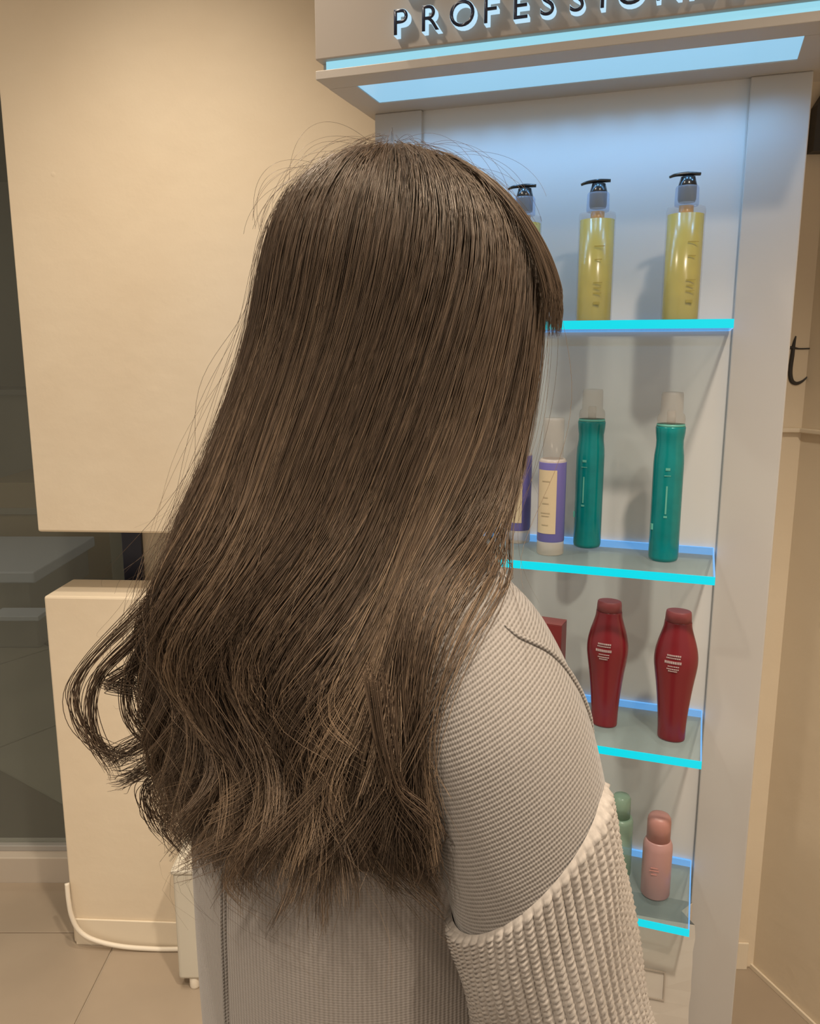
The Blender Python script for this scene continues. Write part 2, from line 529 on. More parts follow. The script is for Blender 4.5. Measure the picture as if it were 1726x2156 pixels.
ct = empty('display_counter', (-2.4, 4.05, 0)); tag(ct, 'cool white topped low counter in the hall behind the glass', 'counter')
box('plinth', -1.0, 0.42, 0.05, 0.75, 0.0, 0.10, 'crate', ct)
box('counter_body', -1.05, 0.46, 0.02, 0.80, 0.10, 0.27, 'counter_dark', ct, 0.005)
box('counter_top', -1.1, 0.50, 0.0, 0.82, 0.27, 0.33, 'counter_white', ct, 0.008)
ct = empty('stone_block', (-1.93, 3.93, 0)); tag(ct, 'small grey block on the hall floor beside the counter', 'block')
box('block_body', -0.1, 0.12, -0.08, 0.04, 0.0, 0.14, 'counter_dark', ct, 0.008)
box('block_lid', -0.11, 0.13, -0.09, 0.05, 0.14, 0.165, 'counter_white', ct, 0.004)
cr = empty('shipping_crate', (-1.45, 5.1, 0)); tag(cr, 'dull tan crate stacked behind the white counter', 'crate')
box('crate_body', -1.2, 0.35, 0, 0.6, 0.0, 0.62, 'crate', cr, 0.006)
box('crate_band', -1.2, 0.35, -0.012, 0.0, 0.42, 0.46, 'far_wall', cr, 0.002)
box('crate_label', 0.10, 0.20, -0.004, 0.0, 0.25, 0.32, 'counter_white', cr, 0.001)
g2 = empty('wall_unit', (-2.0, 5.9, 0)); tag(g2, 'grey beige storage unit at the rear of the hall', 'cabinet')
box('unit_body', -1.5, 0.55, 0, 0.5, 0, 1.12, 'far_wall', g2, 0.006)
box('unit_shelf', -1.55, 0.6, -0.06, 0.5, 1.12, 1.16, 'counter_dark', g2, 0.004)
g3 = empty('grey_plinth', (-1.22, 3.6, 0)); tag(g3, 'greenish grey plinth standing past the navy post', 'plinth')
box('plinth_body', -0.12, 0.20, 0, 0.35, 0, 0.68, 'tile_out', g3, 0.006)
box('plinth_top', -0.13, 0.21, -0.01, 0.36, 0.68, 0.71, 'counter_white', g3, 0.004)


def plant(name, loc, n, h, spread, label, seed):
    rnd = random.Random(seed)
    t = empty(name, loc); tag(t, label, 'plant')
    lathe('pot', [(0.11, 0), (0.16, 0.02), (0.18, 0.30), (0.165, 0.30), (0.16, 0.27)], 'pot', t, 24)
    bm = bmesh.new()
    for k in range(n):
        a = rnd.uniform(0, 2 * PI); r = spread * rnd.random() ** 0.5; z = 0.3 + h * rnd.random()
        L = rnd.uniform(0.14, 0.26); w = L * 0.22
        d = Vector((math.cos(a), math.sin(a), rnd.uniform(-0.5, 0.9))).normalized()
        s = d.cross(Vector((0, 0, 1))).normalized() * w
        p = Vector((r * math.cos(a) * 0.5, r * math.sin(a) * 0.5, z))
        v = [bm.verts.new(p), bm.verts.new(p + d * L * .5 + s), bm.verts.new(p + d * L), bm.verts.new(p + d * L * .5 - s),
             bm.verts.new(p + d * L * .5 + Vector((0, 0, -.012)))]
        for q in ((0, 1, 4), (1, 2, 4), (2, 3, 4), (3, 0, 4)): bm.faces.new([v[i] for i in q])
    f = link_mesh('foliage', bm_mesh(bm), 'leaf', t); f['kind'] = 'stuff'
    V, F = tube_mesh([(0, 0, 0.25), (0.01, 0, 0.25 + h * .5), (0, 0.01, 0.25 + h)], [0.012, 0.009, 0.005], 8, 12)
    link_mesh('stem', mesh_from(V, F), 'leaf', t)
    return t


plant('potted_plant', (-3.25, 5.35, 0), 160, 1.5, 0.5, 'tall dark leafy plant in the hall behind the glass', 3)
plant('potted_plant', (-1.42, 4.55, 0), 70, 0.7, 0.2, 'smaller dark plant seen through the wall slot', 5)

# ================================================================== PRODUCT DISPLAY STAND
DY = -0.3374
DO = (0.5293, 1.4, 0)
cd, sd = math.cos(DY), math.sin(DY)


def D(u, v, z):
    """stand frame (along, out, height) to world"""
    x, y = u, -v
    return (DO[0] + x * cd - y * sd, DO[1] + x * sd + y * cd, z)


Z = lambda t: CAMZ + t
stand = empty('product_display', DO, DY)
tag(stand, 'tall grey salon product display with lit header and glass shelves', 'display stand')
UL, ULI, UR = -0.6256, -0.5338, 0.0915
HB = Z(0.417)
box('back_panel', ULI - 0.003, 0.003, 0.002, 0.05, 0.12, HB, 'stand_back', stand)
box('pilaster', UL, ULI - 0.003, -0.008, 0.055, 0.0, HB, 'stand', stand, 0.002)
box('pilaster', 0.003, UR, -0.008, 0.055, 0.0, HB, 'stand', stand, 0.002)
box('base_plinth', ULI - 0.003, 0.003, -0.20, 0.05, 0.0, 0.12, 'stand', stand, 0.003)
HL, HR, DH = -0.642, 0.112, 0.2168
LIP = Z(0.4300); FAS = Z(0.4455); HT_ = Z(0.80)
hd = box('header', HL, HR, -DH, 0.055, FAS, HT_, 'header', stand, 0.002)
bm = bmesh.new()
add_box(bm, HL, HR, -DH, -0.166, HB, LIP, 0.001)
add_box(bm, HL, HR, -0.064, 0.055, HB, LIP, 0.001)
add_box(bm, HL, -0.594, -0.166, -0.064, HB, LIP)
add_box(bm, 0.063, HR, -0.166, -0.064, HB, LIP)
so = link_mesh('header_soffit', bm_mesh(bm), 'soffit', stand)
box('light_panel', -0.594, 0.063, -0.166, -0.064, HB + 0.002, HB + 0.008, 'light_panel', so)
for k in range(10):                                 # the light panel's own lamps
    ld = bpy.data.lights.new('header_lamp', 'SPOT')
    ld.energy = 0.37; ld.color = (0.22, 0.55, 1.0); ld.spot_size = 2.9; ld.spot_blend = 0.6; ld.shadow_soft_size = 0.006
    lo = bpy.data.objects.new('header_lamp', ld)
    lo.location = D(-0.566 + 0.067 * k, 0.115, HB - 0.008)
    COL.objects.link(lo)
box('header_core', HL + 0.004, HR - 0.004, -DH + 0.022, 0.05, LIP, FAS, 'soffit', stand)
box('led_strip', -0.628, 0.10, -DH + 0.010, -DH + 0.022, LIP + 0.0008, FAS - 0.0008, 'led_strip', stand)


# raised header lettering
def glyph_mesh(ch, cap, depth, offset):
    cu = bpy.data.curves.new('glyph', 'FONT')
    cu.body = ch; cu.size = 1.0; cu.extrude = 0.0; cu.resolution_u = 6; cu.offset = offset
    o = bpy.data.objects.new('glyph', cu); COL.objects.link(o)
    me = eval_mesh(o)
    bpy.data.objects.remove(o)
    bm = bmesh.new(); bm.from_mesh(me)
    bmesh.ops.dissolve_limit(bm, angle_limit=0.01, verts=bm.verts, edges=bm.edges)
    sc = cap / 0.72
    xs = min(v.co.x for v in bm.verts)
    for v in bm.verts:
        v.co = Vector(((v.co.x - xs) * sc, 0, v.co.y * sc))
    ex = bmesh.ops.extrude_face_region(bm, geom=list(bm.faces))
    bmesh.ops.translate(bm, vec=(0, -depth, 0), verts=[g for g in ex['geom'] if isinstance(g, bmesh.types.BMVert)])
    return bm_mesh(bm)


LET = [('P', -.505), ('R', -.461), ('O', -.4185), ('F', -.367), ('E', -.324), ('S', -.286), ('S', -.245), ('I', -.203),
       ('O', -.181), ('N', -.129), ('A', -.087), ('L', -.035)]
for ch, u in LET:
    lb = link_mesh('letter', glyph_mesh(ch, 0.0365, 0.014, 0.012), 'letter_side', hd, (u, -DH - 0.001, Z(0.4605)))
    link_mesh('letter_face', glyph_mesh(ch, 0.0365, 0.0015, -0.004), 'letter_face', lb, (0.0006, -0.0142, 0.0))
lb = link_mesh('letter', glyph_mesh('S', 0.062, 0.014, 0.006), 'letter_side', hd, (-0.492, -DH - 0.001, Z(0.515)))
link_mesh('letter_face', glyph_mesh('S', 0.062, 0.0015, -0.006), 'letter_face', lb, (0.0006, -0.0142, 0.0))

SHZ = [Z(0.0436), Z(-0.3366), Z(-0.6384), Z(-0.9388)]
DS = 0.2042
for z in SHZ:
    sh = box('glass_shelf', ULI + 0.002, -0.003, -DS + 0.002, -0.005, z - 0.012, z, 'shelf_glass', stand)
    box('front_edge', ULI, -0.001, -DS, -DS + 0.002, z - 0.0125, z + 0.0003, 'edge_cyan', sh)
    box('side_edge', -0.003, -0.001, -DS + 0.002, -0.002, z - 0.0125, z + 0.0003, 'edge_blue', sh)
    box('side_edge', ULI, ULI + 0.002, -DS + 0.002, -0.002, z - 0.0125, z + 0.0003, 'edge_blue', sh)
    box('back_edge', ULI + 0.002, -0.003, -0.005, 0.0, z - 0.0125, z + 0.0003, 'edge_blue', sh)


# ------------------------------------------------------------------ products
def pump_bottle(u, v, label, rot):
    t = empty('pump_bottle', D(u, v, SHZ[0] + 0.0003), DY + rot)
    tag(t, label, 'bottle', 'golden pump bottles on the top shelf')
    lathe('oil', [(0.0, 0.0003), (0.0262, 0.0004), (0.0268, 0.004), (0.0268, 0.158)], 'oil', t, 40)
    lathe('bottle_shell', [(0.0283, 0.0), (0.0287, 0.003), (0.0287, 0.164), (0.0275, 0.1685), (0.0155, 0.1705)], 'clear', t, 40)
    lathe('dip_tube', [(0.0105, 0.132), (0.0108, 0.1585), (0.0108, 0.171)], 'oil_neck', t, 20)
    lathe('pump_collar', [(0.0172, 0.1706), (0.0178, 0.173), (0.0172, 0.196), (0.0160, 0.199)], 'pump_clear', t, 32)
    lathe('pump_core', [(0.0120, 0.1760), (0.0135, 0.180), (0.0138, 0.200), (0.0105, 0.2125)], 'pump_dark', t, 28)
    h = tube('pump_spout', [(0.018, 0, 0.2165), (0.0, 0, 0.217), (-0.018, 0, 0.2155), (-0.0275, 0, 0.2125)], [0.0040, 0.005, 0.0042, 0.0030], 'pump_dark', t, 12, 24, (0, 1, 0), 0.62)
    bm = bmesh.new()
    for k, (w, z) in enumerate([(0.016, 0.115), (0.011, 0.095), (0.014, 0.06), (0.012, 0.052), (0.013, 0.044), (0.010, 0.027)]):
        add_box(bm, 0.004 - w * .3, 0.004 + w * .7, -0.0292, -0.0286, z, z + (0.0012 if k != 5 else 0.004))
    link_mesh('print', bm_mesh(bm), 'print_dark', t)['kind'] = 'stuff'
    return t


pump_bottle(-0.078, 0.11, 'golden oil pump bottle on the top glass shelf, closest to its right end', 0.25)
pump_bottle(-0.2115, 0.10, 'golden oil pump bottle in the middle of the top glass shelf', 0.05)
pump_bottle(-0.329, 0.10, 'golden oil pump bottle on the top shelf half hidden by the hair', 0.2)


def spray_can(u, v, label, rot):
    t = empty('spray_can', D(u, v, SHZ[1] + 0.0003), DY + rot)
    tag(t, label, 'spray can', 'teal spray cans on the second shelf')
    c = lathe('can', [(0.019, 0.0), (0.0225, 0.002), (0.0236, 0.007), (0.0236, 0.160), (0.0230, 0.172), (0.0213, 0.186), (0.0212, 0.196),
                      (0.0226, 0.207), (0.0232, 0.2165), (0.0225, 0.218)], 'teal', t, 44)
    lathe('rim', [(0.0216, 0.218), (0.0222, 0.2185), (0.0216, 0.222)], 'teal_print', t, 40)
    lathe('cap', [(0.0213, 0.222), (0.0216, 0.230), (0.0205, 0.2355), (0.0174, 0.2395), (0.0168, 0.268), (0.0158, 0.2715), (0.006, 0.2725)], 'frost', t, 40)
    lathe('nozzle', [(0.0068, 0.2222), (0.0068, 0.2410), (0.0050, 0.2435)], 'frost', t, 20)
    bm = bmesh.new()
    for w, z, h in [(0.007, 0.150, 0.004), (0.010, 0.141, 0.0012), (0.0025, 0.080, 0.045), (0.0055, 0.074, 0.003)]:
        add_box(bm, -w / 2 - 0.002, w / 2 - 0.002, -0.0242, -0.0233, z, z + h)
    link_mesh('print', bm_mesh(bm), 'teal_print', c)['kind'] = 'stuff'
    bm = bmesh.new()
    a = math.radians(205)
    for k in range(3):
        b = a + k * 0.06
        add_box(bm, 0.0236 * math.cos(b) - 0.0015, 0.0236 * math.cos(b) + 0.0015, 0.0236 * math.sin(b) - 0.0012, 0.0236 * math.sin(b) + 0.0012, 0.052, 0.062)
    link_mesh('emblem', bm_mesh(bm), 'teal_print', c)


spray_can(-0.081, 0.118, 'teal green spray can with clear cap nearest the second shelf end', 0.1)
spray_can(-0.2115, 0.062, 'teal green spray can standing towards the back of the second shelf', -0.2)


def purple_bottle(u, v, label):
    t = empty('lotion_bottle', D(u, v, SHZ[1] + 0.0003), DY - 0.12)
    tag(t, label, 'bottle', 'violet labelled bottles on the second shelf')
    b = lathe('bottle_body', [(0.0205, 0.0), (0.0225, 0.0025), (0.0222, 0.022), (0.0222, 0.157), (0.020, 0.161)], 'cream_bottle', t, 40)
    lathe('cap', [(0.0170, 0.1612), (0.0168, 0.224), (0.0160, 0.2275), (0.004, 0.228)], 'frost', t, 36)
    lathe('label_wrap', [(0.0224, 0.0235), (0.0226, 0.024), (0.0226, 0.1555), (0.0224, 0.156)], 'purple', t, 40)

    def patch(nm, a0, a1, z0, z1, r, mat, par):
        n = 14; vs = []; fs = []
        for z in (z0, z1):
            for k in range(n + 1):
                a = -PI / 2 + a0 + (a1 - a0) * k / n
                for rr in (r, r + 0.0003): vs.append((rr * math.cos(a), rr * math.sin(a), z))
        w = 2 * (n + 1)
        for k in range(n):
            fs.append((2 * k + 1, 2 * k + 3, w + 2 * k + 3, w + 2 * k + 1))
        return link_mesh(nm, mesh_from(vs, fs), mat, par)
    p = patch('label_panel', -0.95, 0.62, 0.038, 0.144, 0.0228, 'cream_label', t)
    for k, (z, w) in enumerate([(0.125, .3), (0.098, .18), (0.088, .26), (0.072, .36), (0.067, .30), (0.052, .25)]):
        patch('label_line', -0.17 - w, -0.17 + w, z, z + 0.0014, 0.0233, 'label_print', p)


purple_bottle(-0.263, 0.136, 'cream bottle with violet framed label beside the teal cans')
purple_bottle(-0.334, 0.066, 'cream bottle with violet framed label half hidden by the hair')


def red_bottle(u, v, label, rot):
    t = empty('shampoo_bottle', D(u, v, SHZ[2] + 0.0003), DY + rot)
    tag(t, label, 'bottle', 'burgundy bottles on the third shelf')
    pr = [(0.0195, 0.0), (0.0222, 0.003), (0.0226, 0.012), (0.0232, 0.03), (0.0255, 0.06), (0.0295, 0.095), (0.0335, 0.122), (0.0350, 0.138), (0.0340, 0.154),
          (0.0305, 0.170), (0.0262, 0.184), (0.0228, 0.196), (0.0215, 0.206)]
    P = catmull(pr, 48)
    b = lathe('bottle_body', [tuple(p) for p in P], 'red', t, 48, 1.0, 0.72)
    lathe('cap', [(0.0212, 0.206), (0.0204, 0.218), (0.0196, 0.2225), (0.0185, 0.2235)], 'red_cap', t, 40, 1.0, 0.78)
    bm = bmesh.new()
    rn = random.Random(4)
    for z, w, h in [(0.153, 0.020, 0.0022), (0.149, 0.022, 0.0016), (0.1405, 0.027, 0.0040), (0.135, 0.016, 0.0014), (0.1305, 0.019, 0.0014), (0.127, 0.014, 0.0014)]:
        x = -w / 2
        while x < w / 2:
            d = rn.uniform(0.0012, 0.0026)
            yy = -0.0345 * 0.72 * math.sqrt(max(0, 1 - (x / 0.036) ** 2))
            add_box(bm, x, x + d, yy - 0.0012, yy + 0.0008, z, z + h)
            x += d + 0.0007
    link_mesh('print', bm_mesh(bm), 'white_print', b)['kind'] = 'stuff'


red_bottle(-0.0505, 0.136, 'burgundy shouldered bottle nearest the third shelf end', -0.15)
red_bottle(-0.1625, 0.118, 'burgundy shouldered bottle between the carton and its twin', -0.15)

t = empty('product_carton', D(-0.279, 0.085, SHZ[2] + 0.0003), DY - 0.1)
tag(t, 'dark red product carton half hidden behind the shoulder', 'box')
box('carton_body', -0.038, 0.038, -0.0175, 0.0175, 0, 0.1655, 'red_box', t, 0.001)
box('carton_lid', -0.038, 0.038, -0.0175, 0.0175, 0.1655, 0.167, 'red_box_top', t, 0.0006)
link_mesh('emblem', prism_mesh([(-0.012, 0.105), (0.013, 0.105), (0.013, 0.150), (0.009, 0.156), (-0.008, 0.156), (-0.012, 0.150)], 0.0006,
                               [[(-0.004, 0.112), (0.005, 0.112), (0.005, 0.140), (-0.004, 0.140)]]), 'orange_print', t, (0, -0.0182, 0))

t = empty('mist_bottle', D(-0.0605, 0.123, SHZ[3] + 0.0003), DY)
tag(t, 'rose pink bottle with domed cap on the lowest shelf', 'bottle')
lathe('bottle_body', [(0.0225, 0.0), (0.0248, 0.003), (0.0250, 0.09), (0.0245, 0.097), (0.0218, 0.104), (0.0205, 0.106)], 'pink', t, 40)
lathe('cap', [(0.0200, 0.106), (0.0200, 0.139), (0.0192, 0.1455), (0.0165, 0.150), (0.010, 0.1525), (0.002, 0.153)], 'pink_cap', t, 40)
bm = bmesh.new(); [add_box(bm, -w / 2 - .003, w / 2 - .003, -0.0256, -0.0246, z, z + .0015) for w, z in [(.012, .062), (.016, .057), (.01, .05)]]
link_mesh('print', bm_mesh(bm), 'pink_cap', t)['kind'] = 'stuff'

t = empty('tonic_bottle', D(-0.128, 0.085, SHZ[3] + 0.0003), DY)
tag(t, 'pale green bottle mostly hidden behind the sleeve', 'bottle')
lathe('bottle_body', [(0.020, 0.0), (0.0225, 0.003), (0.0225, 0.105), (0.020, 0.113)], 'green', t, 36)
lathe('cap', [(0.0165, 0.113), (0.0165, 0.148), (0.0135, 0.154), (0.003, 0.156)], 'green', t, 36)

# white paper bag on the plinth under the lowest shelf
t = empty('paper_bag', D(-0.066, 0.11, 0.1203), DY + 0.06)
tag(t, 'creased white paper carrier bag under the lowest shelf', 'bag')
bm = bmesh.new()
nx, nz = 12, 14
rn = random.Random(8)
ring = []
for k in range(nz + 1):
    f = k / nz; z = 0.335 * f
    hw = 0.070 + 0.004 * f; hd_ = 0.070 * (1 - 0.55 * f ** 1.4)
    pts = [(-hw, -hd_), (-hw * .33, -hd_ * 1.02), (hw * .33, -hd_ * 1.02), (hw, -hd_), (hw * (1 - .28 * f), 0), (hw, hd_), (0, hd_), (-hw, hd_), (-hw * (1 - .28 * f), 0)]
    ring.append([bm.verts.new((x + rn.uniform(-.002, .002), y + rn.uniform(-.0012, .0012), z)) for x, y in pts])
for a, b in zip(ring, ring[1:]):
    for i in range(9): bm.faces.new((a[i], a[(i + 1) % 9], b[(i + 1) % 9], b[i]))
bm.faces.new(ring[0][::-1])
link_mesh('bag_body', bm_mesh(bm), 'paper', t)
sq = lambda x0, x1, z0, z1: [(x0, z0), (x1, z0), (x1, z1), (x0, z1)]
link_mesh('bag_logo', prism_mesh(sq(-0.012, 0.030, 0.195, 0.248), 0.0008, [sq(-0.0095, 0.0275, 0.1975, 0.2455)]), 'paper_line', t, (0, -0.0828, 0)).rotation_euler = (-0.137, 0, 0)

# ------------------------------------------------------------------ things by the wall
t = empty('storage_box', (-0.40, 1.70, 0.0))
tag(t, 'low white plastic box on feet at the foot of the wall', 'box')
box('box_body', -0.125, 0.16, -0.06, 0.055, 0.028, 0.296, 'white_box', t, 0.008, 3)
box('box_lid', -0.128, 0.163, -0.063, 0.058, 0.294, 0.306, 'white_box', t, 0.004, 3)
for x, y in ((-0.092, -0.045), (0.13, -0.045), (-0.092, 0.04), (0.13, 0.04)):
    lathe('foot', [(0.011, 0.0), (0.012, 0.004), (0.012, 0.024), (0.010, 0.0285)], 'cable', t, 16, loc=(x, y, 0))

cb = tube('power_cable', [(-0.826, 1.786, 0.17), (-0.822, 1.778, 0.13), (-0.816, 1.774, 0.09), (-0.800, 1.772, 0.052), (-0.765, 1.770, 0.028), (-0.70, 1.768, 0.012),
                          (-0.62, 1.766, 0.0065), (-0.56, 1.766, 0.006), (-0.50, 1.767, 0.006)], 0.0056, 'cable', None, 12, 80)
tag(cb, 'white power cable curving down the wall corner to the floor', 'cable')

# dark letter t on the wall and the bronze emblem above it
t = empty('wall_letter', (0.768, 1.7105, 1.36), WA)
tag(t, 'dark serif letter t fixed to the wall beside the display', 'letter')
V1, F1 = tube_mesh([(0.0115, 0, 0.098), (0.009, 0, 0.084), (0.0075, 0, 0.06), (0.006, 0, 0.03), (0.010, 0, 0.010), (0.020, 0, 0.0035), (0.032, 0, 0.008), (0.042, 0, 0.018)],
                   [0.0012, 0.0030, 0.0042, 0.0045, 0.0045, 0.0036, 0.0022, 0.0010], 10, 50, (0, 1, 0))
link_mesh('letter_stem', mesh_from(V1, F1), 'dark_letter', t)
V1, F1 = tube_mesh([(-0.001, 0, 0.0735), (0.005, 0, 0.0755), (0.02, 0, 0.0730), (0.041, 0, 0.0735)], [0.0032, 0.0030, 0.0014, 0.0014], 10, 24, (0, 1, 0))
link_mesh('letter_bar', mesh_from(V1, F1), 'dark_letter', t)
t = empty('wall_emblem', (0.767, 1.7115, 1.803), WA)
tag(t, 'thick dark bronze wall emblem high beside the display header', 'emblem')
arc = [(0.047 + 0.033 * math.cos(a) * 1.0, 0.032 + 0.014 * math.sin(a)) for a in np.linspace(0, 2 * PI, 20, endpoint=False)]
link_mesh('emblem_body', prism_mesh([(0.003, 0.0), (0.045, 0.0), (0.045, 0.118), (0.022, 0.112), (0.004, 0.082)], 0.030,
                                    [[(0.013 + 0.012 + 0.011 * math.cos(a), 0.030 + 0.012 * math.sin(a)) for a in np.linspace(0, 2 * PI, 18, endpoint=False)]]),
          'dark_letter', t, (0, -0.0305, 0))

# ------------------------------------------------------------------ ceiling downlights (lamps of the room and added fills)
for k, (x, y, wt, cone, bl) in enumerate(DOWNLIGHTS):
    t = empty('ceiling_downlight', (x, y, CEIL))
    tag(t, ['round recessed downlight over the display', 'added fill downlight between the cream wall and the person', 'round recessed downlight close to the cream slotted wall', 'round recessed downlight left of the camera', 'added fill downlight in the hall behind the glass', 'added fill downlight near the oblique wall'][k], 'ceiling light', 'recessed ceiling downlights')
    lathe('trim_ring', [(0.045, -0.001), (0.058, -0.001), (0.058, -0.007), (0.048, -0.010), (0.045, -0.010)][::-1], 'lamp_trim', t, 32)
    lathe('lamp_disc', [(0.001, -0.004), (0.044, -0.004), (0.044, -0.0025)], 'lamp_glow', t, 24)
    ld = bpy.data.lights.new('downlight', 'SPOT')
    ld.energy = wt; ld.color = WARM; ld.spot_size = cone; ld.spot_blend = bl; ld.shadow_soft_size = 0.05
    lo = bpy.data.objects.new('downlight', ld)
    lo.location = (x, y, CEIL - 0.03)
    COL.objects.link(lo)

# ================================================================== PERSON
PSI = 1.067
PO = (-0.0215, 0.625, 0.0)
person = empty('person', PO, -PSI)
tag(person, 'person with long wavy brown hair in a beige knit sweater, seen from behind', 'person')


def superloft(rows, n=64, ex=2.4):
    """rows: z, cy, ax, back, front"""
    vs, fs = [], []
    for z, cy, ax, bk, fr in rows:
        for k in range(n):
            a = 2 * PI * k / n
            c, s = math.cos(a), math.sin(a)
            x = ax * math.copysign(abs(c) ** (2 / ex), c)
            y = (fr if s > 0 else bk) * math.copysign(abs(s) ** (2 / ex), s)
            vs.append((x, cy + y, z))
    m = len(rows)
    for i in range(m - 1):
        for k in range(n):
            a, b = i * n + k, i * n + (k + 1) % n
            fs.append((a, a + n, b + n, b))
    fs.append(tuple(range(n)))
    fs.append(tuple(range((m - 1) * n + n - 1, (m - 1) * n - 1, -1)))
    return vs, fs


def dense(rows, k=4):
    R = catmull(rows, (len(rows) - 1) * k + 1)
    return [tuple(r) for r in R]


def ball(c, r, n=20, m=14):
    vs, fs = [], []
    for i in range(m + 1):
        p = PI * (i + 0.02 if i == 0 else (i - 0.02 if i == m else i)) / m
        for k in range(n):
            a = 2 * PI * k / n
            vs.append((c[0] + r[0] * math.sin(p) * math.cos(a), c[1] + r[1] * math.sin(p) * math.sin(a), c[2] + r[2] * math.cos(p)))
    for i in range(m):
        for k in range(n):
            a, b = i * n + k, i * n + (k + 1) % n
            fs.append((a, a + n, b + n, b))
    fs.append(tuple(range(n)))
    fs.append(tuple(range(m * n + n - 1, m * n - 1, -1)))
    return vs, fs


def head_piece():
    n, m = 72, 60
    c = np.array([0, 0.020, 1.452]); vs = []; fs = []
    for i in range(m + 1):
        p = PI * min(max(i, 0.15), m - 0.15) / m
        for k in range(n):
            a = 2 * PI * k / n
            x, y, z = math.sin(p) * math.cos(a), math.sin(p) * math.sin(a), math.cos(p)
            X, Y, Zz = 0.073 * x, 0.093 * y, 0.112 * z
            if z < 0:
                t = -z
                X *= 1 - 0.30 * t ** 1.4
                Y *= (1 - 0.42 * t ** 1.2) if y < 0 else (1 - 0.10 * t ** 2)
                Y += 0.018 * t ** 1.5
            if y > 0:
                g = lambda x0, z0, sx, sz: math.exp(-((X - x0) / sx) ** 2 - ((Zz - z0) / sz) ** 2) * min(1, y * 2)
                Y += 0.020 * g(0, -0.030, 0.009, 0.013) + 0.008 * g(0, -0.008, 0.007, 0.018)
                Y -= 0.007 * (g(0.031, -0.002, 0.016, 0.012) + g(-0.031, -0.002, 0.016, 0.012))
                Y += 0.004 * g(0, 0.018, 0.04, 0.010) + 0.006 * g(0, -0.060, 0.018, 0.009) + 0.007 * g(0, -0.094, 0.018, 0.014)
                Y += 0.003 * (g(0.038, -0.038, 0.018, 0.018) + g(-0.038, -0.038, 0.018, 0.018))
            vs.append((c[0] + X, c[1] + Y, c[2] + Zz))
    for i in range(m):
        for k in range(n):
            a, b = i * n + k, i * n + (k + 1) % n
            fs.append((a, a + n, b + n, b))
    fs.append(tuple(range(n))); fs.append(tuple(range(m * n + n - 1, m * n - 1, -1)))
    return vs, fs


ARM = [(0.10, -0.008, 1.242), (0.150, -0.004, 1.212), (0.180, 0.002, 1.15), (0.194, 0.022, 1.05), (0.201, 0.044, 0.955), (0.206, 0.056, 0.905),
       (0.203, 0.078, 0.83), (0.196, 0.112, 0.745), (0.192, 0.125, 0.715)]
mir = lambda P, s: [(p[0] * s, p[1], p[2]) for p in P]
pieces = [head_piece()]
pieces.append(tube_mesh([(0, -0.012, 1.20), (0, -0.010, 1.28), (0, 0.004, 1.345), (0, 0.014, 1.40)], [0.07, 0.052, 0.048, 0.052], 28, 24))
pieces.append(superloft(dense([(0.70, 0, 0.135, 0.10, 0.085), (0.82, 0, 0.145, 0.10, 0.085), (0.95, 0, 0.115, 0.085, 0.08), (1.06, 0, 0.12, 0.09, 0.09),
                               (1.16, 0, 0.130, 0.095, 0.095), (1.23, -0.004, 0.115, 0.08, 0.07), (1.27, -0.006, 0.06, 0.055, 0.05)]), 40, 2.2))
for s in (-1, 1):
    pieces.append(tube_mesh(mir(ARM, s), [0.040, 0.044, 0.043, 0.039, 0.036, 0.034, 0.030, 0.024, 0.022], 18, 60))
    # hand: palm, four fingers, thumb, relaxed and half closed
    HM = lambda P: mir([(0.191 + p[2], 0.127 + p[1], 0.712 - p[0]) for p in P], s)   # hand frame: along, forward, outward
    pieces.append(tube_mesh(HM([(-0.012, -0.002, 0), (0.018, 0.002, 0), (0.048, 0.006, -0.002), (0.076, 0.010, -0.005)]), [0.021, 0.026, 0.033, 0.032], 16, 18, (0, 1, 0), 0.48))
    for q, L in enumerate([0.066, 0.074, 0.069, 0.054]):
        f0 = 0.036 - 0.0175 * q
        pieces.append(tube_mesh(HM([(0.070, f0, -0.004), (0.080 + L * .45, f0 + .003, -0.010), (0.080 + L * .80, f0 + .003, -0.024), (0.080 + L * .93, f0 + .002, -0.042)]),
                                [0.0088, 0.0085, 0.0078, 0.0064], 12, 18, (0, 1, 0)))
    pieces.append(tube_mesh(HM([(0.014, 0.018, -0.004), (0.040, 0.040, -0.010), (0.066, 0.052, -0.016), (0.085, 0.055, -0.022)]), [0.012, 0.0105, 0.0092, 0.0075], 12, 18))
    # legs and feet
    pieces.append(tube_mesh(mir([(0.078, 0, 0.80), (0.082, 0.004, 0.62), (0.080, 0.012, 0.44), (0.080, -0.006, 0.26), (0.080, -0.012, 0.09), (0.080, -0.01, 0.05)], s),
                            [0.085, 0.072, 0.052, 0.050, 0.034, 0.036], 24, 50))
    pieces.append(tube_mesh(mir([(0.080, -0.045, 0.045), (0.081, 0.0, 0.05), (0.085, 0.08, 0.036), (0.088, 0.145, 0.028)], s), [0.030, 0.036, 0.034, 0.022], 18, 24, (1, 0, 0), 0.75))
    # ear
    pieces.append(ball((0.074 * s, 0.004, 1.446), (0.007, 0.016, 0.029)))
body_me = fuse(pieces, 0.0042, 2)
link_mesh('body', body_me, 'skin', person)
for s in (-1, 1):
    e = link_mesh('eye', mesh_from(*ball((0, 0, 0), (0.0118, 0.0118, 0.0118))), 'eye_white', person, (0.031 * s, 0.0935, 1.4505))
    link_mesh('iris', mesh_from(*ball((0, 0, 0), (0.0052, 0.003, 0.0052))), 'iris', e, (0, 0.0098, 0))
    tube('eyebrow', [(0.018 * s, 0.1075, 1.470), (0.032 * s, 0.1025, 1.474), (0.047 * s, 0.091, 1.469)], [0.0022, 0.0028, 0.0012], 'iris', person, 8, 16)
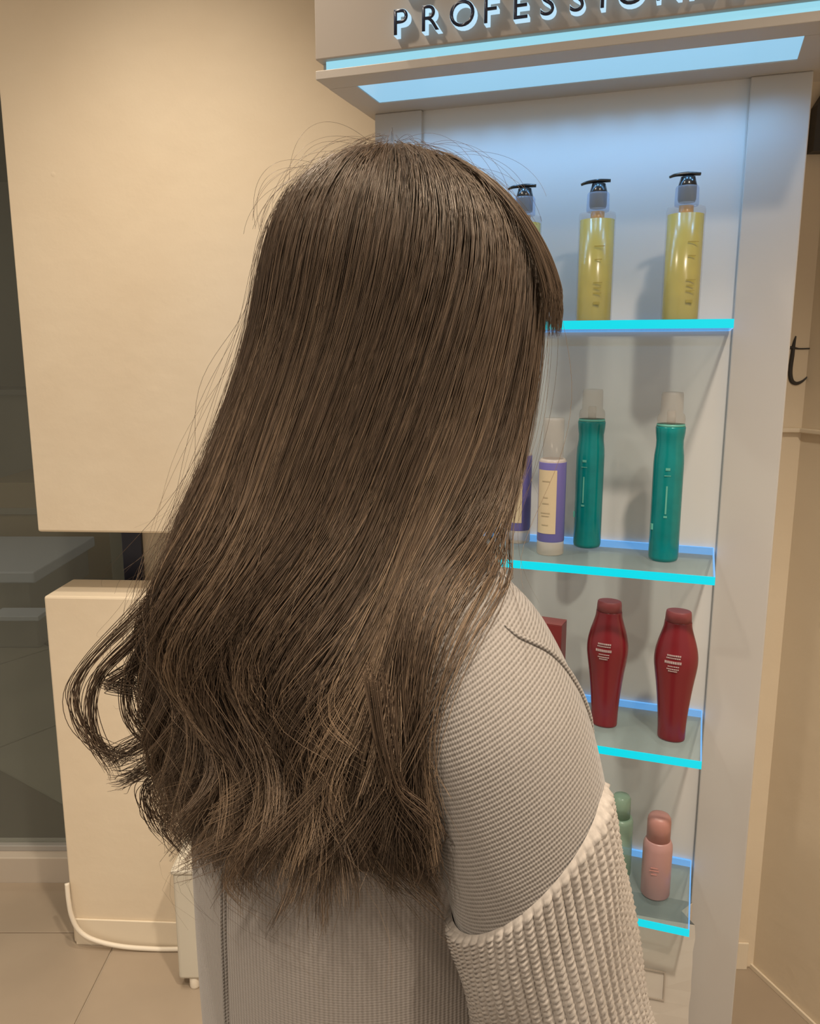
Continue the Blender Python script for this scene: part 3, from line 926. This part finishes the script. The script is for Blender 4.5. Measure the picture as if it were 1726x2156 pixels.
tube('lips', [(-0.021, 0.1065, 1.391), (-0.008, 0.1145, 1.3935), (0, 0.1145, 1.3925), (0.008, 0.1145, 1.3935), (0.021, 0.1065, 1.391)], [0.001, 0.0052, 0.0055, 0.0052, 0.001], 'lip', person, 10, 30, (0, 0, 1))

# trousers and shoes
tp = [superloft(dense([(0.70, 0, 0.150, 0.112, 0.098), (0.80, 0, 0.155, 0.112, 0.098), (0.90, 0, 0.140, 0.105, 0.095), (0.94, 0, 0.130, 0.10, 0.09)]), 40, 2.3)]
for s in (-1, 1):
    tp.append(tube_mesh(mir([(0.080, 0, 0.78), (0.086, 0.004, 0.62), (0.086, 0.012, 0.44), (0.086, -0.004, 0.26), (0.086, -0.008, 0.105)], s), [0.095, 0.086, 0.074, 0.070, 0.066], 24, 40))
link_mesh('trousers', fuse(tp, 0.008, 4), 'trousers', person)
for s in (-1, 1):
    sh = fuse([tube_mesh(mir([(0.080, -0.062, 0.045), (0.081, 0.0, 0.052), (0.085, 0.085, 0.040), (0.089, 0.165, 0.030)], s), [0.040, 0.046, 0.044, 0.028], 20, 28, (1, 0, 0), 0.8),
               tube_mesh(mir([(0.080, -0.02, 0.03), (0.080, -0.015, 0.11)], s), [0.046, 0.044], 20, 10)], 0.005, 3)
    for v in sh.vertices: v.co.z = max(v.co.z, 0.008)
    so_ = link_mesh('shoe', sh, 'shoe', person)
    V, F = superloft([(0.0, 0.05, 0.046, 0.150, 0.148), (0.012, 0.05, 0.047, 0.152, 0.150)], 40, 2.6)
    link_mesh('sole', mesh_from([(x + 0.083 * s, y, z) for x, y, z in V], F), 'shoe', so_)

# sweater: fine jersey body with dropped shoulders, one continuous skin
sw_rows = [(0.745, 0, 0.150, 0.138, 0.118), (0.80, 0, 0.156, 0.147, 0.125), (0.90, 0, 0.152, 0.151, 0.126), (0.98, 0, 0.150, 0.152, 0.126),
           (1.05, 0, 0.151, 0.151, 0.126), (1.12, 0, 0.153, 0.145, 0.124), (1.18, 0, 0.153, 0.134, 0.114), (1.225, 0, 0.146, 0.120, 0.098),
           (1.255, 0, 0.126, 0.103, 0.084), (1.285, -0.002, 0.096, 0.086, 0.072), (1.312, -0.003, 0.073, 0.072, 0.064), (1.332, -0.002, 0.064, 0.064, 0.060)]
sp = [superloft(dense(sw_rows, 5), 72, 2.45)]
for s in (-1, 1):
    sp.append(tube_mesh(mir([(0.085, -0.006, 1.262), (0.128, -0.003, 1.236), (0.163, 0.0, 1.190), (0.182, 0.006, 1.13), (0.190, 0.018, 1.06), (0.196, 0.030, 1.00)], s),
                        [0.045, 0.054, 0.057, 0.0555, 0.053, 0.049], 28, 40))
sw_me = fuse(sp, 0.0038, 6)
sweater = link_mesh('sweater', sw_me, 'knit_back', person)
sw_me.materials.append(M['knit_shoulder'])
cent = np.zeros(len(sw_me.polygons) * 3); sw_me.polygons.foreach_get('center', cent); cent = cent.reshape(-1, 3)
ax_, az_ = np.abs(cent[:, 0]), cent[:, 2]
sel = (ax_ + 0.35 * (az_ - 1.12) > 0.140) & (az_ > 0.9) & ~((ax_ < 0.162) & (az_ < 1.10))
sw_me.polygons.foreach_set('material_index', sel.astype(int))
sw_bvh = BVHTree.FromPolygons([v.co.copy() for v in sw_me.vertices], [tuple(p.vertices) for p in sw_me.polygons])


def on_sweater(pts, lift):
    out = []
    for p in pts:
        co, nrm, _, _ = sw_bvh.find_nearest(Vector(p))
        out.append(tuple(co + nrm * lift))
    return out


def seam(name, pts, r, lift, m=60):
    P = catmull(pts, m)
    Q = np.array(on_sweater(P, lift))
    for _ in range(3): Q[1:-1] = (Q[:-2] + 2 * Q[1:-1] + Q[2:]) / 4
    V, F = tube_mesh(Q, r, 8, m)
    return link_mesh(name, mesh_from(V, F), 'knit_shoulder', sweater)


seam('shoulder_seam', [(0.176, -0.006, 1.2735), (0.1838, 0.0021, 1.2674), (0.1836, 0.0224, 1.2503), (0.1856, 0.0364, 1.2284), (0.1855, 0.0466, 1.201), (0.1846, 0.0553, 1.176)], [0.0006, 0.0016, 0.0020, 0.0020, 0.0020, 0.0016], 0.0004)
seam('back_seam', [(0.044, -0.17, 1.12), (0.044, -0.17, 1.03), (0.043, -0.17, 0.95), (0.041, -0.17, 0.80)], 0.0013, 0.0003)
seam('back_seam', [(0.050, -0.17, 1.12), (0.050, -0.17, 1.03), (0.0475, -0.17, 0.95), (0.0455, -0.17, 0.80)], 0.0013, 0.0003)
tube('collar', [(0.064 * math.sin(a), -0.003 - 0.062 * math.cos(a), 1.333) for a in np.linspace(0, 2 * PI, 25)], 0.0065, 'rib', sweater, 10, 90, (0, 0, 1))


# ribbed sleeves with knitted relief
def sleeve(s, ribs, per, rows):
    path = [(0.1835, 0.004, 1.128), (0.188, 0.014, 1.075), (0.194, 0.029, 1.01), (0.200, 0.045, 0.955), (0.205, 0.058, 0.900), (0.203, 0.070, 0.84), (0.198, 0.098, 0.775), (0.194, 0.116, 0.735)]
    P = catmull(mir(path, s), rows)
    T, A, B = frames(P, (0.483 * s, 0.876, 0))
    n = ribs * per
    th = np.linspace(0, 2 * PI, n, endpoint=False)
    f = np.linspace(0, 1, rows)
    R = np.interp(f, [0, 0.06, 0.2, 0.4, 0.6, 0.85, 0.95, 1], [0.0560, 0.0570, 0.0572, 0.0568, 0.054, 0.046, 0.038, 0.034])
    arc = np.concatenate([[0], np.cumsum(np.linalg.norm(np.diff(P, axis=0), axis=1))])
    ph = (th * ribs / (2 * PI)) % 1.0
    rib = np.abs(np.sin(PI * ph)) ** 0.55
    st = np.sin(2 * PI * arc[:, None] / 0.0037 + (np.floor(th * ribs / (2 * PI))[None, :] % 2) * PI)
    mid = np.exp(-((ph - 0.5) / 0.20) ** 2)[None, :]
    rng = np.random.default_rng(3)
    wob = 0.0016 * np.sin(3 * th[None, :] + arc[:, None] * 28) + 0.0010 * np.sin(5 * th[None, :] - arc[:, None] * 60)
    H = 0.0021 * (rib[None, :] - 0.5) + 0.0007 * st * mid + 0.0004 * st + wob + rng.normal(0, 0.00012, (rows, n))
    edge = np.clip(f / 0.012, 0, 1)[:, None]
    rad = R[:, None] + H * edge - (1 - edge) * 0.003
    V = P[:, None] + rad[..., None] * (np.cos(th)[None, :, None] * A[:, None] + np.sin(th)[None, :, None] * B[:, None])
    # the dropped armhole seam slants: front high, armpit low
    fade = np.clip(1 - arc / 0.16, 0, 1)[:, None] ** 1.2
    V += (-T[:1][None]) * (0.038 * np.cos(th)[None, :] * fade)[..., None]
    idx = np.arange(rows * n).reshape(rows, n)
    a = idx[:-1]; b = np.roll(a, -1, 1); c = np.roll(idx[1:], -1, 1); d = idx[1:]
    q = np.stack([a, b, c, d], -1).reshape(-1, 4)
    return quad_mesh(V.reshape(-1, 3), q if s > 0 else q)


def quad_mesh(V, Q):
    me = bpy.data.meshes.new('m')
    me.vertices.add(len(V)); me.vertices.foreach_set('co', np.ascontiguousarray(V, dtype=np.float32).ravel())
    me.loops.add(Q.size); me.loops.foreach_set('vertex_index', np.ascontiguousarray(Q, dtype=np.int32).ravel())
    me.polygons.add(len(Q)); me.polygons.foreach_set('loop_start', np.arange(0, Q.size, 4, dtype=np.int32))
    me.update(calc_edges=True)
    me.polygons.foreach_set('use_smooth', np.ones(len(Q), dtype=bool))
    return me


link_mesh('sleeve', sleeve(1, 54, 8, 330), 'rib', sweater)
link_mesh('sleeve', sleeve(-1, 54, 4, 90), 'rib', sweater)

# ------------------------------------------------------------------ hair
rng = np.random.default_rng(11)
ZN = np.array([1.462, 1.42, 1.36, 1.31, 1.27, 1.23, 1.18, 1.12, 1.06, 1.00, 0.96])
AYN = np.array([0.1121, 0.1230, 0.1360, 0.1530, 0.1715, 0.1765, 0.1715, 0.1665, 0.1595, 0.1525, 0.1475])
PHN = np.array([137.0, 129.0, 120.0, 107.5, 95.0, 81.0, 71.0, 71.5, 70.0, 68.0, 65.0])
AXN = np.array([0.0871, 0.0885, 0.093, 0.102, 0.121, 0.147, 0.1685, 0.1828, 0.1895, 0.1919, 0.1932])
CYN = np.array([0.0225, 0.019, 0.009, 0.002, -0.002, -0.002, 0, 0, 0, 0, 0])
zf = np.linspace(0.90, 1.462, 281)
ker = np.exp(-np.linspace(-2, 2, 31) ** 2); ker /= ker.sum()


def smooth_tab(v):
    y = np.interp(zf, ZN[::-1], v[::-1])
    p = np.concatenate([np.full(15, y[0]), y, 2 * y[-1] - y[-2:-17:-1]])
    return np.convolve(p, ker, 'valid')


TAB = {k: smooth_tab(v) for k, v in (('ay', AYN), ('ph', PHN), ('ax', AXN), ('cy', CYN))}
AX0, AY0, CY0, DZ0, Z0 = 0.0871, 0.1121, 0.0225, 0.1126, 1.462


def hair_points(s, rho, a0, zend, w, front=None):
    """s: -1..1 round the head from the nape, rho: offset from the hair surface, a0: root angle from the crown, w: 0..1 along the strand"""
    s = s[..., None] if s.ndim == 1 else s
    rho = rho[..., None] if rho.ndim == 1 else rho
    la = 0.1135 * (PI / 2 - a0[:, None]); lb = Z0 - zend[:, None]
    l = w * (la + lb)
    al = np.minimum(a0[:, None] + l / 0.1135, PI / 2)
    z = np.where(l < la, Z0, Z0 - (l - la))
    g = lambda k: np.interp(z, zf, TAB[k])
    top = l < la
    phd = np.where(top, 172 - (172 - TAB['ph'][-1]) * (al / (PI / 2)) ** 2, g('ph'))
    if front is not None:
        phd = front
    ph = np.radians(s * phd)
    sa, ca_ = np.sin(al), np.cos(al)
    ax = np.where(top, AX0, g('ax')); ay = np.where(top, AY0, g('ay')); cy = np.where(top, CY0 - 0.012 * ca_, g('cy'))
    X = ax * sa * np.sin(ph); Y = cy - ay * sa * np.cos(ph); ZZ = np.where(top, Z0 + DZ0 * ca_, z)
    nx, ny, nz = np.sin(ph) * sa, -np.cos(ph) * sa, ca_
    P = np.stack([X + rho * nx, Y + rho * ny, ZZ + rho * nz], -1)
    tg = np.stack([np.cos(ph), np.sin(ph), np.zeros_like(ph)], -1)
    return P, tg, np.stack([nx, ny, nz], -1), z, l, la + lb


def tubes(P, R, Nref, tint, sides=3):
    """P (n,m,3), R (n,m), tint (n,m): triangular strands"""
    n, m, _ = P.shape
    T = np.gradient(P, axis=1)
    T /= np.linalg.norm(T, axis=2)[..., None] + 1e-9
    A = Nref - T * (Nref * T).sum(-1)[..., None]
    A /= np.linalg.norm(A, axis=2)[..., None] + 1e-9
    B = np.cross(T, A)
    th = np.arange(sides) * 2 * PI / sides
    V = P[:, :, None] + R[:, :, None, None] * (np.cos(th)[None, None, :, None] * A[:, :, None] + np.sin(th)[None, None, :, None] * B[:, :, None])
    idx = np.arange(n * m * sides).reshape(n, m, sides)
    a = idx[:, :-1]; b = np.roll(a, -1, 2); d = idx[:, 1:]; c = np.roll(d, -1, 2)
    Q = np.stack([a, b, c, d], -1).reshape(-1, 4)
    return V.reshape(-1, 3), Q, np.repeat(tint.reshape(-1), sides)


MP = 33
W = np.linspace(0, 1, MP)[None, :]
Vs, Qs, Ts = [], [], []


def emit(P, R, Nref, tint):
    V, Q, t = tubes(P, R, Nref, tint)
    k = sum(len(v) for v in Vs)
    Vs.append(V); Qs.append(Q + k); Ts.append(t)


def smoothstep(x, a, b):
    t = np.clip((x - a) / (b - a), 0, 1)
    return t * t * (3 - 2 * t)


def locks(NL, NC, layer, seed, zlo, zhi, radius=0.00028, smin=-1.0):
    r = np.random.default_rng(seed)
    s0 = (np.arange(NL) + r.uniform(0.1, 0.9, NL)) / NL * 2 - 1
    r.shuffle(s0)
    s0 = smin + (s0 + 1) * (1 - smin) / 2
    zend0 = r.uniform(zlo, zhi, NL) + 0.02 * np.abs(s0) ** 2
    phs = 5.0 * s0 + 1.2 * np.sin(9 * s0) + r.normal(0, 0.35, NL)
    lam = r.uniform(0.165, 0.20, NL)
    amp = r.uniform(0.5, 1.35, NL)
    curl = np.where(r.random(NL) < 0.75, np.sign(s0 + 0.02), r.choice([-1.0, 1.0], NL)) * r.uniform(0.3, 1.2, NL)
    rho0 = layer + r.uniform(-0.003, 0.003, NL)
    tint0 = np.clip(r.normal(0.40, 0.15, NL), 0.05, 0.95)
    # strands
    L = np.repeat(np.arange(NL), NC); n = len(L)
    sp = 0.5 * (1 - smin) / NL
    u1, u2 = r.normal(0, 1, n), r.normal(0, 1, n)
    a0 = np.radians(r.uniform(2, 62, n) ** 1.0)
    zend = zend0[L] + r.normal(0, 0.010, n)
    z_lin = Z0 - W * (Z0 - zend[:, None])
    spread = np.interp(W[0], [0, 0.25, 0.55, 0.85, 1], [3.6, 3.0, 1.9, 1.1, 0.75])[None, :] * sp * 1.6
    s = np.clip(s0[L][:, None] + u1[:, None] * spread, -1.0, 1.0)
    thick = np.interp(W[0], [0, 0.3, 0.6, 1], [0.0012, 0.0018, 0.0030, 0.0045])[None, :]
    rho = rho0[L][:, None] + u2[:, None] * thick
    P, tg, nr, z, l, LT = hair_points(s, rho, a0, zend, W)
    for _ in range(5):
        P[:, 1:-1] = (P[:, :-2] + 2 * P[:, 1:-1] + P[:, 2:]) / 4
    # waves below the jaw
    A = 0.024 * smoothstep(-z, -1.38, -1.15) * amp[L][:, None]
    psi_ = 2 * PI * (z - 1.34) / lam[L][:, None] + phs[L][:, None]
    P = P + tg * (A * np.sin(psi_))[..., None]
    P = P + nr * (0.6 * A * np.cos(psi_ + 0.6))[..., None]
    # curled ends
    e = np.clip((l - (LT - 0.10)) / 0.10, 0, 1) ** 2
    P = P + tg * (0.030 * e * curl[L][:, None])[..., None] + nr * (0.010 * e * np.abs(curl[L])[:, None])[..., None]
    P[..., 2] += 0.018 * e ** 1.5 * np.abs(curl[L])[:, None]
    # individual straying
    k1, k2 = r.uniform(8, 26, n), r.uniform(0, 6.28, n)
    j = 0.0010 * (r.random(n) ** 2) * 2.2
    P = P + tg * (j[:, None] * W * np.sin(k1[:, None] * W + k2[:, None]))[..., None]
    P = P + nr * (0.8 * j[:, None] * W * np.cos(k1[:, None] * W * 0.8 + k2[:, None]))[..., None]
    R = radius * r.uniform(0.7, 1.25, n)[:, None] * np.interp(W[0], [0, 0.05, 0.8, 1], [0.8, 1, 1, 0.35])[None, :]
    tint = np.clip(0.38 + (tint0[L][:, None] - 0.38) * (0.35 + 0.9 * W) + r.normal(0, 0.10, n)[:, None] + 0.28 * (W - 0.42), 0.02, 1)  # lighter towards the tips: natural tone plus sheen put into the colour
    return P, R, nr, tint


def push_out(P, nr, gap):
    """lift hair off the sweater (tested on the sweater's own surface), then relax the strand"""
    n, m, _ = P.shape
    O = P.copy()
    for it in range(3):
        ii, kk = np.nonzero(O[..., 2] < 1.34)
        for i, k in zip(ii.tolist(), kk.tolist()):
            v = Vector(O[i, k])
            co, nn, _, dist = sw_bvh.find_nearest(v, 0.09)
            if co is None: continue
            if (v - co).dot(nn) < gap:
                O[i, k] = co + nn * (gap + 0.0025 * ((i * 7) % 11) / 11)
        if True:
            moved = np.abs(O - P).sum(-1) > 1e-6
            wgt = np.zeros((n, m)); wgt[moved] = 1
            for _ in range(4):
                wgt[:, 1:-1] = np.maximum(wgt[:, 1:-1], 0.8 * np.maximum(wgt[:, :-2], wgt[:, 2:]))
            for _ in range(6 if it < 2 else 2):
                S = O.copy(); S[:, 1:-1] = (O[:, :-2] + 2 * O[:, 1:-1] + O[:, 2:]) / 4
                O = O + (S - O) * wgt[..., None]
    ii, kk = np.nonzero(O[..., 2] < 1.34)
    for i, k in zip(ii.tolist(), kk.tolist()):
        v = Vector(O[i, k])
        co, nn, _, dist = sw_bvh.find_nearest(v, 0.05)
        if co is not None and (v - co).dot(nn) < 0.7 * gap:
            O[i, k] = co + nn * (0.7 * gap + 0.0015 * ((i * 5) % 7) / 7)
    S = O.copy(); S[:, 1:-1] = (O[:, :-2] + 4 * O[:, 1:-1] + O[:, 2:]) / 6
    return S


# inner layers, main layer, outer layer
for NL, NC, lay, sd_, zl, zh, gap in ((130, 5, -0.016, 21, 1.085, 1.12, 0.001), (140, 22, -0.009, 22, 1.075, 1.12, 0.0035), (150, 36, -0.004, 23, 1.075, 1.13, 0.007)):
    P, R, nr, tint = locks(NL, NC, lay, sd_, zl, zh)
    P = push_out(P, nr, gap)
    emit(P, R, nr, tint)

# denser fall where the hair lies over the near shoulder
P, R, nr, tint = locks(34, 22, -0.006, 27, 1.10, 1.17, 0.00032, 0.45)
P = push_out(P, nr, 0.0045)
emit(P, R, nr, tint)

# fringe and face-framing pieces (short, over the forehead)
nb = 620
sgn = np.where(rng.random(nb) < 0.6, 1, -1)
s_b = sgn * rng.uniform(0.70, 1.0, nb)
a_b = np.radians(rng.uniform(18, 60, nb))
zb = 1.462 - rng.uniform(0.004, 0.022, nb)
wb = np.linspace(0, 1, MP)[None, :]
P, tg, nr, z, l, LT = hair_points(s_b, np.zeros(nb), a_b, zb, wb, front=178.0)
P += nr * (np.interp(wb[0], [0, 0.5, 0.85, 1], [0.0, 0.006, 0.011, 0.008])[None, :, None]) * rng.uniform(0.5, 1.1, nb)[:, None, None]
emit(P, np.full((nb, MP), 0.0003) * np.interp(wb[0], [0, .8, 1], [1, 1, .3])[None, :], nr, np.clip(rng.normal(0.32, 0.12, nb)[:, None] + 0 * wb, 0, 1))

# loose curls flicking out from the nape side and over the shoulder
WISPS = [
    ([(-0.003, -0.140, 1.3065), (-0.0151, -0.1621, 1.2691), (-0.0289, -0.187, 1.2412), (-0.0429, -0.2124, 1.2128), (-0.0499, -0.2251, 1.1875), (-0.048, -0.2218, 1.1619), (-0.0403, -0.2078, 1.1433), (-0.0271, -0.1837, 1.1395), (-0.0115, -0.1555, 1.1582)], 26, 0.0022),
    ([(-0.0016, -0.1375, 1.2998), (-0.0138, -0.1597, 1.2587), (-0.026, -0.1817, 1.2306), (-0.040, -0.2072, 1.202), (-0.0442, -0.2148, 1.1766), (-0.0426, -0.2119, 1.1507), (-0.0374, -0.2024, 1.132), (-0.036, -0.1999, 1.1225)], 34, 0.0026),
    ([(-0.0041, -0.142, 1.2621), (-0.0145, -0.1609, 1.2341), (-0.0249, -0.1798, 1.2128), (-0.0352, -0.1984, 1.1984), (-0.0369, -0.2016, 1.1948), (-0.0272, -0.1839, 1.1912), (-0.0217, -0.174, 1.181)], 40, 0.0032),
    ([(-0.0033, -0.1405, 1.2271), (-0.0126, -0.1575, 1.1802), (-0.0233, -0.1769, 1.1544), (-0.0354, -0.1989, 1.1395), (-0.0381, -0.2038, 1.1339)], 40, 0.0030),
    ([(-0.0037, -0.1413, 1.2092), (-0.0131, -0.1584, 1.1619), (-0.0221, -0.1748, 1.1357), (-0.0326, -0.1938, 1.1225), (-0.0377, -0.2031, 1.1206)], 46, 0.0034),
    ([(-0.0028, -0.1398, 1.1729), (-0.0154, -0.1626, 1.1357), (-0.0262, -0.1821, 1.113), (-0.0243, -0.1787, 1.09), (-0.0171, -0.1656, 1.0724)], 36, 0.0034),
    ([(-0.0017, -0.1377, 1.1507), (-0.0143, -0.1606, 1.113), (-0.0207, -0.1721, 1.0977), (-0.0194, -0.1698, 1.0822), (-0.0122, -0.1567, 1.0626)], 36, 0.0034),
    ([(-0.0017, -0.1377, 1.2964), (-0.012, -0.1565, 1.2656), (-0.021, -0.1727, 1.2341), (-0.0302, -0.1895, 1.1984), (-0.0296, -0.1883, 1.1656), (-0.0201, -0.1712, 1.147), (-0.0117, -0.1559, 1.1507)], 26, 0.0030),
    ([(0.1600, -0.085, 1.24), (0.1690, -0.085, 1.199), (0.1720, -0.079, 1.175), (0.1790, -0.068, 1.157), (0.1830, -0.062, 1.138), (0.1790, -0.068, 1.126)], 34, 0.0032),
    ([(0.1600, -0.088, 1.25), (0.1690, -0.086, 1.211), (0.1730, -0.079, 1.184), (0.1810, -0.066, 1.169), (0.1850, -0.060, 1.157), (0.1830, -0.064, 1.148)], 26, 0.0030),
]
for gi, (g, cnt, sp_) in enumerate(WISPS):
    G = catmull(g, MP)
    off = rng.normal(0, sp_, (cnt, 3))
    grow = np.interp(W[0], [0, 0.4, 1], [1.6, 0.9, 1.5])[None, :, None]
    k1 = rng.uniform(3, 8, (cnt, 1)); k2 = rng.uniform(0, 6.28, (cnt, 1))
    P = G[None] + off[:, None] * grow
    P = P + (0.0022 * W * np.sin(k1 * W * 2 + k2))[..., None] * rng.normal(0, 1, (cnt, 1, 3))
    cut = rng.uniform(0.82, 1.0, cnt)
    Pi = np.empty_like(P)
    for i in range(cnt):
        for c3 in range(3): Pi[i, :, c3] = np.interp(W[0] * cut[i], W[0], P[i, :, c3])
    Pi = push_out(Pi, None, 0.001)
    nrw = np.broadcast_to(np.array([0.3, -0.9, 0.2]), Pi.shape)
    emit(Pi, 0.00031 * np.ones((cnt, 1)) * np.interp(W[0], [0, .8, 1], [1, 1, .3])[None, :], nrw, np.clip(rng.normal(0.36, 0.12, cnt)[:, None] + 0 * W, 0, 1))

HV = np.concatenate(Vs); HQ = np.concatenate(Qs); HTn = np.concatenate(Ts)
hair_me = quad_mesh(HV, HQ)
at = hair_me.attributes.new('tint', 'FLOAT', 'POINT'); at.data.foreach_set('value', HTn.astype(np.float32))
hair = link_mesh('hair', hair_me, 'hair', person)
hair['label'] = 'long wavy brown hair with lighter strands'
hair['kind'] = 'stuff'

# fine flyaway hairs standing off the outline
Vs, Qs, Ts = [], [], []
P, R, nr, tint = locks(150, 2, 0.002, 31, 1.02, 1.30, 0.00013)
n = len(P)
lift = np.abs(rng.normal(0, 0.010, n))[:, None] * smoothstep(W, 0.05, 0.6)
P = P + nr * (lift * (0.6 + 0.4 * np.sin(rng.uniform(3, 9, (n, 1)) * W + rng.uniform(0, 6, (n, 1)))))[..., None]
P = P + 0.006 * rng.normal(0, 1, (n, 1, 3)) * (W * np.sin(rng.uniform(2, 7, (n, 1)) * W * 2))[..., None]
P = push_out(P, nr, 0.002)
emit(P, R, nr, tint)
# short baby hairs at the crown
nc_ = 90
sc_ = rng.uniform(-1, 1, nc_); ac_ = np.radians(rng.uniform(2, 45, nc_))
Pb, tgb, nb_, _, _, _ = hair_points(sc_, np.zeros(nc_), ac_, np.full(nc_, 1.455), W * 0.5)
Pb = Pb + nb_ * (np.abs(rng.normal(0.010, 0.006, nc_))[:, None] * np.sin(W * PI * rng.uniform(0.5, 0.95, (nc_, 1))))[..., None]
Pb = Pb + tgb * (rng.normal(0, 0.012, (nc_, 1)) * W ** 2)[..., None]
emit(Pb, np.full((nc_, MP), 0.00012), nb_, np.full((nc_, MP), 0.45))
fly = quad_mesh(np.concatenate(Vs), np.concatenate(Qs))
at = fly.attributes.new('tint', 'FLOAT', 'POINT'); at.data.foreach_set('value', np.concatenate(Ts).astype(np.float32))
fo_ = link_mesh('flyaway_hair', fly, 'hair', person); fo_['kind'] = 'stuff'

# dense underlayer of hair lying on the head and back
mS, mW = 72, 70
ss = np.linspace(-1, 1, mS)
P, tg, nr, z, l, LT = hair_points(ss, np.full(mS, -0.0215), np.full(mS, 0.02), np.full(mS, 1.11), np.linspace(0, 1, mW)[None, :])
P = push_out(P, nr, 0.0006)
idx = np.arange(mS * mW).reshape(mS, mW)
Q = np.stack([idx[:-1, :-1], idx[1:, :-1], idx[1:, 1:], idx[:-1, 1:]], -1).reshape(-1, 4)
ul = quad_mesh(P.reshape(-1, 3), Q)
at = ul.attributes.new('tint', 'FLOAT', 'POINT'); at.data.foreach_set('value', np.full(mS * mW, 0.25, dtype=np.float32))
link_mesh('hair_underlayer', ul, 'hair', person)
